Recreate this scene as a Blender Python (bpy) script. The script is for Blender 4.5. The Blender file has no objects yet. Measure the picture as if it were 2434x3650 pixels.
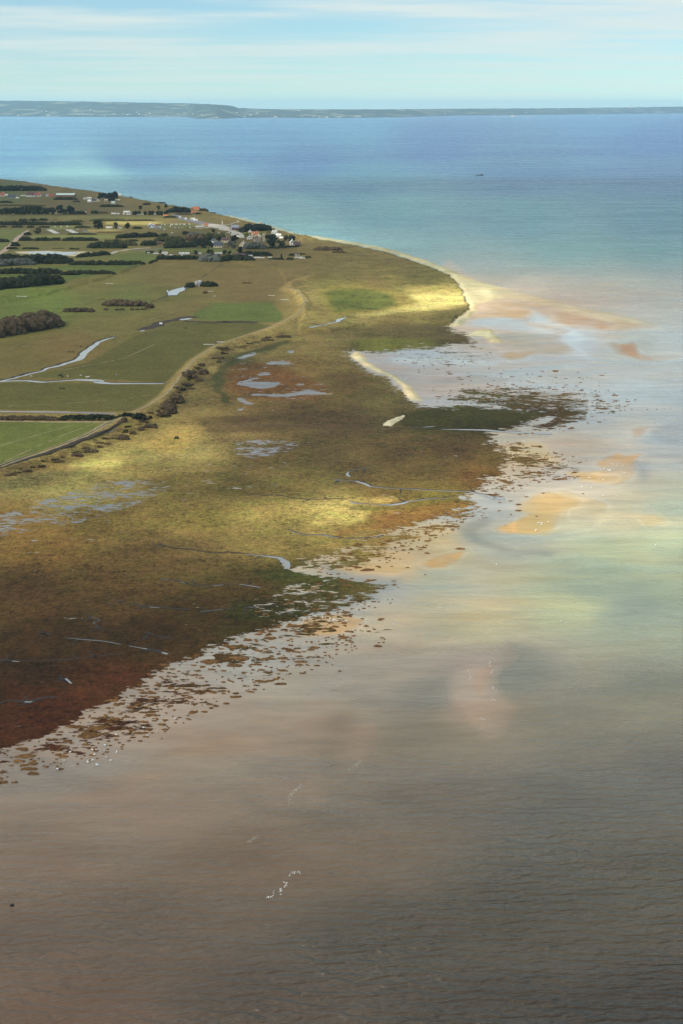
import bpy, math, random
import numpy as np
from mathutils import Vector
R = math.radians
random.seed(7); rng = np.random.default_rng(7)
SC = bpy.context.scene
COL = SC.collection

# ------------------------------------------------------------------ camera
H = 230.0                      # flying height above the water
PITCH = math.atan((1825-372)/(3650*50/36.0))   # eye level lies 372 px below the top edge
FPX = 3650 * 50 / 36.0         # focal length in photo pixels
cam_d = bpy.data.cameras.new("camera"); cam = bpy.data.objects.new("camera", cam_d); COL.objects.link(cam)
cam.location = (0, 0, H); cam.rotation_euler = (math.pi/2 - PITCH, 0, 0)
cam_d.sensor_fit = 'VERTICAL'; cam_d.sensor_height = 36; cam_d.lens = 50
cam_d.clip_start = 1; cam_d.clip_end = 90000
SC.camera = cam

# ------------------------------------------------------------------ light, sky, exposure
SUN_EL = R(40)
L = Vector((-0.88*math.cos(SUN_EL), -0.475*math.cos(SUN_EL), math.sin(SUN_EL))).normalized()
sd = bpy.data.lights.new("sun", 'SUN'); sun = bpy.data.objects.new("sun", sd); COL.objects.link(sun)
sd.energy = 4.8; sd.angle = R(0.5); sd.color = (1.0, 0.93, 0.80)
sun.rotation_euler = L.to_track_quat('Z', 'Y').to_euler(); sun.location = (0, 0, 600)
W = bpy.data.worlds.new("World"); SC.world = W; W.use_nodes = True
nt = W.node_tree; nt.nodes.clear()
def N(t, kind, **kw):
    n = t.nodes.new(kind)
    for k, v in kw.items(): setattr(n, k, v)
    return n
wo = N(nt, 'ShaderNodeOutputWorld'); bg = N(nt, 'ShaderNodeBackground'); bg.inputs[1].default_value = 0.092
sky = N(nt, 'ShaderNodeTexSky', sky_type='NISHITA', sun_disc=False)
sky.sun_elevation = SUN_EL; sky.sun_rotation = math.atan2(L.x, L.y); sky.altitude = 200
sky.air_density = 1.0; sky.dust_density = 0.15; sky.ozone_density = 2.0
tc = N(nt, 'ShaderNodeTexCoord'); sx = N(nt, 'ShaderNodeSeparateXYZ'); nt.links.new(tc.outputs['Generated'], sx.inputs[0])
ab = N(nt, 'ShaderNodeMath', operation='ABSOLUTE'); nt.links.new(sx.outputs[2], ab.inputs[0])
az = N(nt, 'ShaderNodeMath', operation='ADD'); az.inputs[1].default_value = 0.035; nt.links.new(ab.outputs[0], az.inputs[0])
dv = N(nt, 'ShaderNodeVectorMath', operation='DIVIDE'); nt.links.new(tc.outputs['Generated'], dv.inputs[0]); nt.links.new(az.outputs[0], dv.inputs[1])
cn = N(nt, 'ShaderNodeTexNoise'); cn.inputs['Scale'].default_value = 0.55; cn.inputs['Detail'].default_value = 8; cn.inputs['Roughness'].default_value = 0.56
mp = N(nt, 'ShaderNodeMapping'); mp.inputs['Scale'].default_value = (0.55, 1.0, 0.0); mp.inputs['Location'].default_value = (3.1, 1.7, 0)
nt.links.new(dv.outputs[0], mp.inputs[0]); nt.links.new(mp.outputs[0], cn.inputs['Vector'])
cr = N(nt, 'ShaderNodeMapRange', interpolation_type='SMOOTHSTEP'); cr.inputs[1].default_value = 0.34; cr.inputs[2].default_value = 0.60
nt.links.new(cn.outputs[0], cr.inputs[0])
el = N(nt, 'ShaderNodeMapRange'); el.inputs[1].default_value = 0.005; el.inputs[2].default_value = 0.06; el.inputs[3].default_value = 0.3; el.inputs[4].default_value = 0.9
nt.links.new(sx.outputs[2], el.inputs[0])
cm = N(nt, 'ShaderNodeMath', operation='MULTIPLY'); nt.links.new(cr.outputs[0], cm.inputs[0]); nt.links.new(el.outputs[0], cm.inputs[1])
tint = N(nt, 'ShaderNodeMix', data_type='RGBA', blend_type='MULTIPLY'); tint.inputs[0].default_value = 1
zc = N(nt, 'ShaderNodeMath', operation='MAXIMUM'); nt.links.new(sx.outputs[2], zc.inputs[0]); zc.inputs[1].default_value = 0.0
zd = N(nt, 'ShaderNodeMath', operation='ADD'); nt.links.new(zc.outputs[0], zd.inputs[0]); zd.inputs[1].default_value = 0.035
cx_ = N(nt, 'ShaderNodeCombineXYZ'); nt.links.new(sx.outputs[0], cx_.inputs[0]); nt.links.new(sx.outputs[1], cx_.inputs[1]); nt.links.new(zd.outputs[0], cx_.inputs[2])
nz_ = N(nt, 'ShaderNodeVectorMath', operation='NORMALIZE'); nt.links.new(cx_.outputs[0], nz_.inputs[0]); nt.links.new(nz_.outputs[0], sky.inputs['Vector'])
nt.links.new(sky.outputs[0], tint.inputs[6]); tint.inputs[7].default_value = (.88, 1.07, 1.11, 1)
mx = N(nt, 'ShaderNodeMix', data_type='RGBA'); nt.links.new(cm.outputs[0], mx.inputs[0])
nt.links.new(tint.outputs[2], mx.inputs[6]); mx.inputs[7].default_value = (6.6, 7.3, 7.1, 1)
nt.links.new(mx.outputs[2], bg.inputs[0]); nt.links.new(bg.outputs[0], wo.inputs[0])
SC.view_settings.view_transform = 'Standard'; SC.view_settings.look = 'None'; SC.view_settings.gamma = 1
SC.view_settings.exposure = 0.34
SC.cycles.use_denoising = True
SC.cycles.max_bounces = 5; SC.cycles.diffuse_bounces = 2; SC.cycles.glossy_bounces = 2
SC.cycles.volume_bounces = 1; SC.cycles.transparent_max_bounces = 12
HAZE_DENSITY = 2.0e-5

# ------------------------------------------------------------------ picture-to-ground surveying helpers
REG = dict(D=(0, 0, 2434), A=(0, 600, 650), B=(450, 680, 700), C=(0, 850, 600), E=(500, 900, 600), F=(0, 1200, 700),
           G=(700, 1100, 800), X=(1000, 850, 800), I=(1400, 1000, 1034), J=(1200, 1500, 1234), K=(0, 1650, 900),
           L=(600, 1500, 900), M=(0, 2000, 1400), N=(740, 770, 360), O=(500, 720, 360), P=(0, 660, 300), Q=(280, 660, 360),
           R=(0, 1450, 700), S=(0, 2300, 700), T=(700, 2050, 700), U=(1700, 1500, 734), V=(0, 340, 900), W=(800, 360, 900), Y=(1600, 360, 834))
def px(r, x, y):
    a, b, w = REG[r]; s = w/1568.0
    return a + x*s, b + y*s
def pxs(r, pts): return [px(r, *p) for p in pts]
def scale(r): return REG[r][2]/1568.0
CP, SP = math.cos(PITCH), math.sin(PITCH)
def ground(u, v, z=0.0):
    x = (np.asarray(u, float)-1217)/FPX; y = -(np.asarray(v, float)-1825)/FPX
    dz = -SP + y*CP; dy = CP + y*SP
    t = (H - z)/(-dz)
    return x*t, dy*t
def gdist(u, v):
    x, y = ground(u, v); return float(math.sqrt(x*x+y*y+H*H))

# ------------------------------------------------------------------ noise and polygons (numpy)
def vnoise(x, y, seed=0):
    xi = np.floor(x).astype(np.int64); yi = np.floor(y).astype(np.int64)
    fx = x-xi; fy = y-yi; fx = fx*fx*(3-2*fx); fy = fy*fy*(3-2*fy)
    def h(a, b):
        n = (a*374761393 + b*668265263 + seed*1442695041) & 0xffffffff
        n = ((n ^ (n >> 13))*1274126177) & 0xffffffff
        return ((n ^ (n >> 16)) & 0xffff)/65535.0
    return (h(xi, yi)*(1-fx)+h(xi+1, yi)*fx)*(1-fy) + (h(xi, yi+1)*(1-fx)+h(xi+1, yi+1)*fx)*fy
def fbm(x, y, o=4, seed=0):
    s = 0; a = .5; t = 0
    for k in range(o):
        s = s + a*vnoise(x*2**k, y*2**k, seed+k*17); t += a; a *= .5
    return s/t
VS = 2.5     # the ground is foreshortened: one pixel down is worth more metres than one across
def poly_sd(U, V, poly, margin=80):
    """signed distance in pixels, positive inside"""
    P = np.array(poly, float)
    out = np.full(U.shape, -float(margin)*4)
    m = (U > P[:, 0].min()-margin) & (U < P[:, 0].max()+margin) & (V > P[:, 1].min()-margin/VS) & (V < P[:, 1].max()+margin/VS)
    if not m.any(): return out
    u = U[m]; v = V[m]*VS; d = np.full(u.shape, 1e12); ins = np.zeros(u.shape, bool)
    n = len(P)
    for i in range(n):
        x0, y0 = P[i, 0], P[i, 1]*VS; x1, y1 = P[(i+1) % n, 0], P[(i+1) % n, 1]*VS
        ex, ey = x1-x0, y1-y0; l2 = ex*ex+ey*ey+1e-9
        t = np.clip(((u-x0)*ex+(v-y0)*ey)/l2, 0, 1)
        d = np.minimum(d, (u-x0-t*ex)**2+(v-y0-t*ey)**2)
        c = (y0 > v) != (y1 > v)
        ins ^= c & (u < ex*(v-y0)/(ey if abs(ey) > 1e-9 else 1e-9)+x0)
    d = np.sqrt(d); out[m] = np.where(ins, d, -d); return out
def line_d(U, V, pts, margin=60):
    P = np.array(pts, float); out = np.full(U.shape, float(margin)*4)
    m = (U > P[:, 0].min()-margin) & (U < P[:, 0].max()+margin) & (V > P[:, 1].min()-margin/VS) & (V < P[:, 1].max()+margin/VS)
    if not m.any(): return out
    u = U[m]; v = V[m]*VS; d = np.full(u.shape, 1e12)
    for i in range(len(P)-1):
        x0, y0 = P[i, 0], P[i, 1]*VS; x1, y1 = P[i+1, 0], P[i+1, 1]*VS
        ex, ey = x1-x0, y1-y0; t = np.clip(((u-x0)*ex+(v-y0)*ey)/(ex*ex+ey*ey+1e-9), 0, 1)
        d = np.minimum(d, (u-x0-t*ex)**2+(v-y0-t*ey)**2)
    out[m] = np.sqrt(d); return out
def sm(x, a, b):
    t = np.clip((x-a)/(b-a), 0, 1); return t*t*(3-2*t)
def lin(c):
    c = np.asarray(c, float)/255.0
    return np.where(c <= .04045, c/12.92, ((c+.055)/1.055)**2.4)
def idw(U, V, pts, ncol, p=3.4):
    acc = np.zeros(U.shape+(ncol,)); ws = np.zeros(U.shape)
    for q in pts:
        d2 = (U-q[0]*1.5523)**2 + (2.2*(V-q[1]*1.5523))**2
        w = 1.0/(d2+900)**(p/2)
        c = lin(q[2:5]) if ncol == 3 else np.array(q[2:3], float)
        acc += w[..., None]*c; ws += w
    return acc/ws[..., None]

# ------------------------------------------------------------------ survey of the ground cover (kinds of plants, sand, mud, turbid water; some cloud shade in the colours)
LAND = pxs('D', [(-700, 380), (-100, 405), (0, 411), (60, 417), (130, 429), (200, 437), (270, 449), (330, 461), (400, 473), (470, 485), (520, 498), (560, 508), (600, 517), (650, 528), (690, 541),
    (740, 551), (820, 564), (900, 582), (980, 611), (1030, 631), (1058, 655), (1073, 690), (1085, 708), (1062, 728), (1038, 748), (1050, 755), (1075, 764), (1108, 782), (1090, 796),
    (1060, 792), (1010, 801), (940, 808), (870, 815), (832, 813), (815, 811), (810, 818), (850, 846), (890, 868), (930, 893), (950, 917), (972, 929), (1060, 929), (1150, 934), (1240, 938), (1300, 948), (1250, 962),
    (1200, 982), (1160, 993), (1140, 1015), (1185, 1045), (1165, 1085), (1110, 1118), (1080, 1138), (1112, 1160), (1075, 1180), (1020, 1190), (950, 1208), (880, 1230), (800, 1262), (720, 1292), (690, 1305), (740, 1322), (815, 1328), (770, 1352), (700, 1360), (720, 1400),
    (640, 1436), (560, 1468), (480, 1498), (400, 1526), (350, 1566), (280, 1606), (200, 1646), (120, 1684), (60, 1710), (0, 1735), (-120, 1790), (-700, 2000)])
FLAT = pxs('D', [(1030, 600), (1100, 650), (1230, 682), (1400, 720), (1505, 748), (1750, 800), (1750, 990), (1568, 1010), (1480, 1110), (1330, 1225), (1150, 1262), (1180, 1290), (1000, 1330), (860, 1390), (1000, 1420), (1130, 1480), (1150, 1600),
    (1080, 1690), (900, 1720), (600, 1760), (300, 1850), (0, 1900), (-700, 2050), (-700, 1800), (300, 1300), (700, 900)])
UPLAND = pxs('D', [(-700, 380), (-100, 405), (0, 411), (270, 449), (400, 473), (560, 508), (690, 541), (760, 575), (720, 620), (655, 655), (690, 690), (690, 725), (620, 758), (500, 797), (450, 828), (420, 862), (385, 905), (340, 938), (250, 985), (130, 1038), (0, 1082), (-700, 1300)])
DUNES = pxs('D', [(690, 541), (740, 551), (820, 564), (900, 582), (980, 611), (1030, 631), (1058, 655), (1073, 690), (1085, 708), (1062, 728), (1038, 748), (960, 740), (850, 745), (760, 765), (690, 760), (690, 725), (690, 690), (655, 655), (640, 620), (500, 600), (350, 600), (250, 640), (60, 690), (-200, 720), (-200, 700), (150, 640), (330, 605), (680, 590)])
FARDUNE = pxs('D', [(-700, 380), (-100, 405), (0, 411), (60, 417), (130, 429), (200, 437), (270, 449), (330, 461), (400, 473), (470, 485), (520, 498), (600, 517), (690, 541), (740, 551), (720, 556), (640, 530), (560, 515), (450, 490), (330, 470), (200, 448), (100, 436), (0, 428), (-700, 410)])
BEACH = pxs('D', [(520, 494), (600, 514), (690, 540), (760, 549), (820, 559), (880, 570), (940, 587), (990, 604), (1030, 619), (1065, 637), (1100, 648), (1180, 668), (1230, 681), (1300, 699), (1400, 720), (1500, 743), (1512, 749), (1400, 736), (1300, 713), (1220, 691), (1170, 683), (1145, 684), (1115, 692), (1095, 697), (1088, 705),
    (1092, 714), (1056, 747), (1034, 749), (1060, 729), (1083, 709), (1071, 690), (1056, 655), (1032, 632), (980, 608), (900, 580), (820, 563), (740, 551), (650, 530)])
SPIT = pxs('G', [(1088, 330), (1110, 312), (1132, 304), (1165, 335), (1205, 385), (1290, 428), (1370, 466), (1440, 515), (1500, 560), (1550, 620), (1580, 646), (1500, 642), (1460, 600), (1440, 548), (1400, 508), (1330, 468), (1250, 434), (1180, 402), (1120, 362)])
SANDS = [pxs('G', [(1305, 822), (1335, 785), (1380, 768), (1440, 752), (1400, 795), (1360, 825)]), pxs('I', [(395, 296), (430, 284), (470, 268), (520, 272), (570, 315), (580, 338), (520, 335), (490, 300)])]
# sand banks drying out on the flats
BANKS = [(pxs('I', [(450,125),(560,108),(700,115),(900,150),(1100,200),(1430,240),(1200,268),(1010,250),(860,215),(760,185),(600,205),(440,205)]), (190,160,132)), (pxs('I', [(600,282),(760,275),(930,292),(980,400),(800,415),(640,420),(540,335)]), (180,164,148)), (pxs('I', [(1160,340),(1260,350),(1420,400),(1600,405),(1500,432),(1330,425),(1220,395)]), (178,150,128)), (pxs('I', [(200,520),(460,500),(700,520),(640,600),(300,610),(120,560)]), (174,160,150)), (pxs('J', [(1080,240),(1180,230),(1300,260),(1240,290),(1120,280)]), (206,176,130)), (pxs('J', [(900,330),(1060,320),(1200,380),(1100,470),(960,520),(860,500)]), (196,176,138)), (pxs('J', [(1290,430),(1400,410),(1420,460),(1340,480)]), (208,190,150)), (pxs('J', [(690, 122), (760, 108), (840, 96), (960, 140), (1040, 200), (960, 225), (880, 190), (800, 150)]), (214, 186, 136)), (pxs('D', [(1012,1570),(1040,1525),(1075,1495),(1120,1470),(1155,1455),(1160,1490),(1138,1550),(1145,1610),(1110,1660),(1060,1685),(1030,1630)]), (184, 162, 146)),
         (pxs('D', [(1072,1525),(1100,1508),(1125,1515),(1118,1560),(1100,1590),(1080,1565)]), (186, 150, 126)),
         (pxs('D', [(640,1838),(655,1795),(720,1770),(800,1705),(795,1750),(745,1815),(690,1850)]), (166, 140, 120)),
         (pxs('D', [(800,1640),(900,1625),(940,1660),(870,1720),(800,1760)]), (160, 140, 122)),
         (pxs('D', [(300,1760),(520,1690),(640,1690),(560,1760),(380,1830),(260,1830)]), (160, 138, 118)),
         (pxs('D', [(560,1560),(760,1520),(860,1540),(760,1600),(600,1620)]), (170, 156, 138)),
         (pxs('D', [(580,1880),(640,1865),(690,1890),(640,1905),(590,1900)]), (148, 122, 102)),
         (pxs('U', [(880, 340), (960, 285), (1020, 260), (1080, 280), (1180, 275), (1215, 280), (1165, 320), (1150, 380), (1110, 425), (1000, 415), (920, 410)]), (206, 160, 104)),
         (pxs('U', [(270, 820), (340, 760), (440, 700), (480, 620), (560, 580), (650, 585), (640, 650), (620, 720), (570, 790), (530, 850), (380, 855), (300, 850)]), (214, 168, 106)),
         (pxs('U', [(1150, 70), (1200, 60), (1300, 55), (1270, 90), (1280, 120), (1220, 135), (1180, 110)]), (196, 140, 96)),
         (pxs('U', [(780, 425), (870, 425), (970, 440), (960, 465), (850, 450)]), (208, 168, 112)),
         (pxs('J', [(110, 680), (250, 650), (350, 640), (420, 660), (300, 685), (180, 695)]), (220, 180, 120)),
         (pxs('J', [(480, 640), (540, 610), (640, 590), (700, 582), (660, 610), (590, 650), (520, 655)]), (214, 160, 96)),
         (pxs('T', [(955, 350), (1010, 320), (1150, 300), (1280, 290), (1400, 330), (1330, 400), (1150, 465), (1000, 460)]), (206, 162, 112)),
         (pxs('I', [(840, 170), (950, 180), (1060, 215), (1180, 240), (1160, 260), (1050, 240), (900, 205)]), (186, 138, 108)),
         (pxs('I', [(1250, 350), (1320, 340), (1390, 385), (1330, 412), (1260, 385)]), (186, 142, 112)),
         (pxs('I', [(900, 265), (960, 258), (1010, 268), (980, 285), (920, 282)]), (180, 154, 132)),
         (pxs('I', [(460, 150), (560, 165), (700, 165), (740, 200), (640, 205), (500, 190)]), (196, 158, 118)),
         (pxs('I', [(550, 405), (650, 395), (800, 400), (780, 428), (640, 425)]), (194, 158, 122)),
         (pxs('T', [(760, 105), (900, 85), (1050, 75), (1300, 78), (1540, 85), (1500, 105), (1250, 115), (1000, 125)]), (214, 160, 118)),
         (pxs('D', [(1190, 1150), (1270, 1130), (1330, 1150), (1290, 1200), (1230, 1220)]), (198, 168, 120))]
CHANNELS = [(pxs('D', [(765,1640),(795,1630),(800,1740),(790,1840),(765,1850),(745,1800)]), (116, 108, 94)), (pxs('D', [(900,1640),(960,1560),(1010,1550),(1005,1620),(1040,1690),(1000,1730),(930,1700)]), (122, 116, 102)), (pxs('D', [(560,1830),(640,1855),(760,1860),(800,1890),(700,1895),(600,1870)]), (108, 98, 86)), (pxs('D', [(1160,1470),(1240,1500),(1260,1620),(1160,1680),(1150,1560)]), (118, 116, 102)),
            (pxs('J', [(560, 480), (640, 450), (720, 430), (730, 455), (660, 500), (720, 540), (860, 580), (1000, 585), (980, 600), (800, 590), (660, 545)]), (128, 130, 124)), (pxs('I', [(755,168),(800,190),(880,222),(1000,246),(1035,290),(1015,360),(1040,418),(930,420),(975,350),(960,295),(1000,262),(880,240),(775,215)]), (186,196,202)), (pxs('I', [(480,210),(600,205),(720,225),(860,265),(1000,268),(840,285),(640,262),(420,240)]), (180,188,194)), (pxs('I', [(-20,420),(200,405),(380,420),(560,445),(380,460),(160,450),(0,450)]), (182,188,190)),
            (pxs('J', [(1330, 190), (1390, 200), (1400, 250), (1370, 280), (1350, 240)]), (150, 152, 150)),
            (pxs('U', [(1360, 90), (1450, 20), (1568, 10), (1568, 180), (1480, 190), (1400, 140)]), (150, 150, 146)),
            (pxs('J', [(0, 665), (150, 705), (350, 700), (330, 770), (150, 760), (60, 745)]), (150, 152, 150)),
            (pxs('T', [(920, 260), (1000, 300), (1150, 280), (1400, 210), (1568, 190), (1568, 130), (1350, 130), (1150, 230), (1000, 270)]), (142, 146, 144))]
VEG = [(30,1700,74,38,16),(150,1640,78,40,16),(250,1560,80,46,18),(60,1560,62,40,20),(150,1450,66,46,24),(350,1450,66,46,22),(60,1350,84,62,34),(250,1370,92,70,38),(450,1400,72,54,26),(600,1420,66,56,20),(560,1350,80,64,30),(700,1330,74,76,26),
 (350,1280,104,82,46),(100,1260,128,98,42),(60,1200,142,110,50),(250,1190,122,102,46),(450,1200,140,122,56),(600,1200,158,140,74),(600,1250,140,122,66),(780,1180,186,172,102),(760,1215,160,138,74),(450,1250,116,94,58),(900,1190,140,104,46),(1000,1180,130,98,44),(1000,1150,118,106,36),
 (900,1130,112,92,40),(700,1110,105,92,48),(550,1120,95,82,42),(400,1110,105,90,44),(300,1080,140,122,68),(150,1130,150,138,84),(60,1100,146,128,82),(250,1062,172,158,88),(350,1050,140,128,78),(420,1000,168,142,78),(450,1030,144,130,80),(520,1000,120,100,65),(600,970,105,85,55),(700,950,92,72,48),(800,975,80,62,46),(900,950,95,82,52),
 (600,1050,98,80,45),(750,1040,92,76,48),(900,1040,96,76,48),(1050,1030,92,70,44),(1000,1080,104,84,46),(1100,1090,120,84,36),(1150,1060,104,84,40),(850,1090,100,82,48),(1000,965,66,62,28),(1100,975,58,50,24),(1200,965,72,50,28),(1060,945,80,76,36),
 (640,870,112,76,36),(560,880,118,76,34),(700,840,125,100,58),(760,830,122,104,60),(800,880,104,82,48),(870,900,108,96,56),(620,800,120,105,60),(720,790,130,112,66),(540,830,80,74,40),(505,870,84,78,46),(780,770,126,112,70),(900,750,118,102,66),(950,770,104,92,60),(1030,770,84,70,50),(900,795,112,110,40),(1000,800,84,80,40),(840,800,88,82,40),
 (850,660,130,112,66),(750,600,118,102,62),(900,600,120,104,64),(980,640,112,104,56),(1000,690,200,182,106),(930,700,184,164,94),(800,690,110,122,44),(860,685,120,116,46),(830,710,118,120,50),(760,690,135,130,60),(850,730,150,132,82),(700,690,150,132,84),(720,720,140,124,72),(660,640,124,106,66),(550,640,122,104,64),(450,640,124,106,64),(600,680,116,98,62),(400,620,118,104,62),(1040,730,110,100,60),
 (480,850,140,122,74),(430,910,120,104,62),(560,790,138,120,72),(300,1000,140,120,66),(100,1060,150,124,70),
 (300,690,104,112,52),(100,690,104,122,46),(60,720,98,112,46),(150,800,118,100,58),(300,750,112,104,56),(40,830,112,100,54),(420,705,116,104,60),(400,680,104,102,54),(200,640,116,110,58),(300,560,118,108,62),(100,480,96,86,60),(200,470,92,84,58),(400,500,110,100,62),(100,420,112,96,78),(250,450,110,98,72),(30,440,84,92,60),(600,520,110,98,62),(450,560,80,76,46),(600,560,90,80,50)]
MUD = [(1100,740,196,168,140),(1150,720,196,164,132),(1250,720,178,150,128),(1300,730,176,145,120),(1400,760,176,164,150),(1200,760,178,162,148),(1100,800,176,160,146),(1250,800,170,166,164),(1330,780,176,182,188),(950,830,160,162,166),(900,850,165,150,140),(1000,880,165,155,148),(1100,860,170,168,164),(1250,870,172,172,168),(1450,790,168,168,158),  # some cloud shade is put into the darker near-water points, besides silt
 (1540,800,178,180,176),(1450,900,174,176,172),(1550,920,168,170,166),(1250,930,160,150,140),(1350,950,168,168,164),(1450,990,180,172,155),(1300,1020,184,164,140),(1230,1040,186,164,125),(1530,1010,160,165,165),(1300,1080,176,170,158),(1320,1150,190,182,160),(1440,1190,200,186,148),(1540,1160,180,184,156),(1500,1250,174,180,148),(1400,1290,168,176,146),
 (1150,1240,158,158,148),(1100,1180,160,162,158),(1000,1250,196,172,128),(900,1290,206,174,128),(1000,1330,170,170,150),(900,1360,168,164,155),(780,1380,176,168,158),(900,1430,192,174,146),(1000,1400,178,168,140),(1100,1420,186,172,132),(1300,1390,182,182,140),(1350,1350,158,166,140),(1450,1400,150,158,138),(1550,1350,162,170,140),
 (1100,1530,166,146,130),(1080,1600,156,136,118),(1000,1600,140,132,118),(900,1520,160,144,126),(700,1560,158,146,132),(600,1500,165,158,148),(400,1620,160,146,134),(200,1720,155,140,130),(50,1790,140,126,118),(800,1700,142,124,106),(950,1700,130,120,104),(500,1720,152,132,112),(300,1850,142,120,104),(650,1820,140,120,104),(100,1950,130,108,94),
 (300,2100,112,94,80),(550,2000,118,100,86),(50,2200,112,90,76),(800,1900,118,104,92),(1000,1850,112,102,90),(1200,1550,134,130,114),(1300,1650,122,120,106),(1500,1600,124,124,108),(1550,1800,110,106,96),(1300,1850,108,102,90),(900,2150,94,84,72),(1200,2100,92,84,72),(1500,2000,98,92,80),(600,2300,96,80,68),(200,2330,108,84,70),(1500,2320,76,66,58),(1100,2330,84,74,64),
 (640,870,118,117,118),(300,1150,120,120,122),(620,1030,118,118,122),(200,1500,140,135,130)]
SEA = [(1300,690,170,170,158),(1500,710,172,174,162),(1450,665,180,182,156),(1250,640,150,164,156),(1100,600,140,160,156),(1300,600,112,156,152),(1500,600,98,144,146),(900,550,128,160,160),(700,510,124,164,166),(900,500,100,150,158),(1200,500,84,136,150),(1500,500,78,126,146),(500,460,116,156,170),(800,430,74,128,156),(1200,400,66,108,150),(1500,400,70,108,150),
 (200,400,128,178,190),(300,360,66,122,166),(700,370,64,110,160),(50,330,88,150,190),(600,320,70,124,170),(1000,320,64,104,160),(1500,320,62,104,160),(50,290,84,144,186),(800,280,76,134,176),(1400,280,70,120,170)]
WAVE = [(1100,800,0),(600,1550,.08),(1300,1250,.12),(300,1850,.22),(1100,1600,.16),(1400,1600,.4),(1400,1750,.65),(800,1900,.5),(1300,2000,1),(300,2200,.7),(800,2300,1),(1500,2300,1.25),(1400,620,.6),(800,400,1),(1500,1400,.3),(300,1300,0)]
# how much of the ground the plants cover where marsh, mud and pools mix
FRINGE = [(pxs('D', [(-200,1800),(0,1735),(200,1646),(400,1526),(560,1468),(720,1400),(800,1396),(820,1490),(690,1550),(500,1620),(330,1700),(110,1775),(-200,1870)]), .43),
          (pxs('D', [(640,1290),(800,1240),(1000,1188),(1110,1160),(1135,1182),(1000,1232),(960,1262),(880,1300),(760,1322)]), .46),
          (pxs('D', [(1140,1012),(1230,1025),(1350,1060),(1330,1095),(1200,1112),(1170,1152),(1105,1122),(1170,1080)]), .46),
          (pxs('D', [(990,925),(1050,890),(1200,875),(1400,905),(1460,925),(1430,955),(1290,990),(1170,1000),(1250,960),(1060,930)]), .54),
          (pxs('D', [(1060,785),(1135,815),(1135,840),(1000,848),(870,816)]), .34),
          (pxs('D', [(560,1370),(640,1340),(740,1322),(930,1335),(890,1385),(760,1410),(640,1440),(560,1425)]), .55),
          (pxs('D', [(720,1415),(920,1425),(900,1480),(720,1490)]), .10),
          (pxs('D', [(940,830),(1400,860),(1420,900),(1000,900)]), .13)]
POOLS = [(pxs('D', [(-100,1200),(0,1180),(90,1150),(200,1108),(380,1093),(425,1105),(250,1190),(0,1235),(-100,1250)]), .60),
         (pxs('D', [(540,1012),(600,1005),(690,1010),(700,1035),(580,1058),(530,1040)]), .58), (pxs('D', [(400,1090),(520,1050),(700,1050),(640,1120),(350,1180),(200,1260),(40,1300),(0,1240)]), .84),
         (pxs('D', [(540,815),(660,820),(760,890),(700,925),(560,930),(530,870)]), .80)]
CARVE = [pxs('G', q) for q in ([(300,514),(350,498),(422,487),(360,506)], [(290,532),(345,520),(400,514),(480,516),(572,521),(530,548),(430,556),(370,545)], [(390,605),(500,602),(600,600),(720,582),(780,570),(860,584),(942,599),(820,602),(740,600),(640,612),(560,612),(430,606)],
         [(480,388),(540,372),(620,371),(682,384),(600,387)], [(620,302),(680,296),(670,312)], [(290,625),(340,640),(412,668),(350,668),(310,648)], [(275,712),(300,698),(332,697),(318,712)], [(300,345),(350,322),(410,310),(420,318),(330,345)], [(420,460),(500,452),(510,460),(440,466)], [(700,530),(745,526),(740,533)])]
FIELDS = [  # (outline, colour of the grass, what it is)
 (pxs('E', [(620,510),(680,470),(900,472),(1240,465),(1275,530),(1345,605),(1300,650),(1060,655),(700,640),(500,628),(480,575)]), (86,112,38)),
 (pxs('D', [(60,866),(200,834),(300,776),(400,742),(440,739),(590,742),(645,750),(600,766),(520,786),(470,815),(420,845),(378,880),(180,870)]), (84,88,38)),
 (pxs('D', [(-300,880),(0,880),(100,878),(380,886),(360,925),(330,948),(0,942),(-300,940)]), (86,90,40)),
 (pxs('D', [(-300,968),(0,970),(180,970),(262,974),(190,1010),(140,1030),(0,1068),(-300,1180)]), (88,112,40)),
 (pxs('C', [(690,196),(1020,152),(1390,112),(1465,180),(1340,212),(1000,200)]), (98,112,50)),
 (pxs('C', [(300,262),(700,246),(1335,250),(1060,330),(560,300)]), (80,106,38)),
 (pxs('C', [(-200,330),(0,338),(940,350),(560,425),(430,370),(-200,360)]), (78,106,38)),
 (pxs('A', [(260,575),(990,572),(1000,600),(860,612),(840,600),(265,600)]), (126,138,70)),
 (pxs('A', [(130,628),(860,624),(750,690),(130,692)]), (106,106,58)),
 (pxs('A', [(900,456),(1300,455),(1400,466),(1270,488),(900,490)]), (168,160,92)),
 (pxs('A', [(380,500),(780,492),(780,512),(420,525)]), (116,130,70)),
 (pxs('A', [(740,530),(900,526),(1080,530),(1000,549),(760,547)]), (178,164,102)),
 (pxs('A', [(-300,520),(0,520),(270,520),(200,545),(60,690),(0,700),(-300,690)]), (100,114,58)),
 (pxs('B', [(205,278),(520,272),(625,263),(560,290),(220,302)]), (86,102,54)),
 (pxs('B', [(350,458),(880,465),(860,503),(500,490),(110,482)]), (94,110,48)),
 (pxs('B', [(-60,500),(240,512),(240,550),(140,592),(-60,600)]), (92,110,48)),
 (pxs('A', [(-200,402),(200,405),(1400,408),(1400,435),(900,440),(0,445),(-200,440)]), (104,106,66)),
]
DYKE = pxs('D', [(-300,1180),(0,1085),(130,1040),(200,1012),(250,985),(290,965),(340,942),(385,912),(420,866),(450,832),(500,800),(560,780),(620,760),(660,742),(690,725),(702,700),(682,672),(655,665),(680,650),(720,640)])
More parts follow.
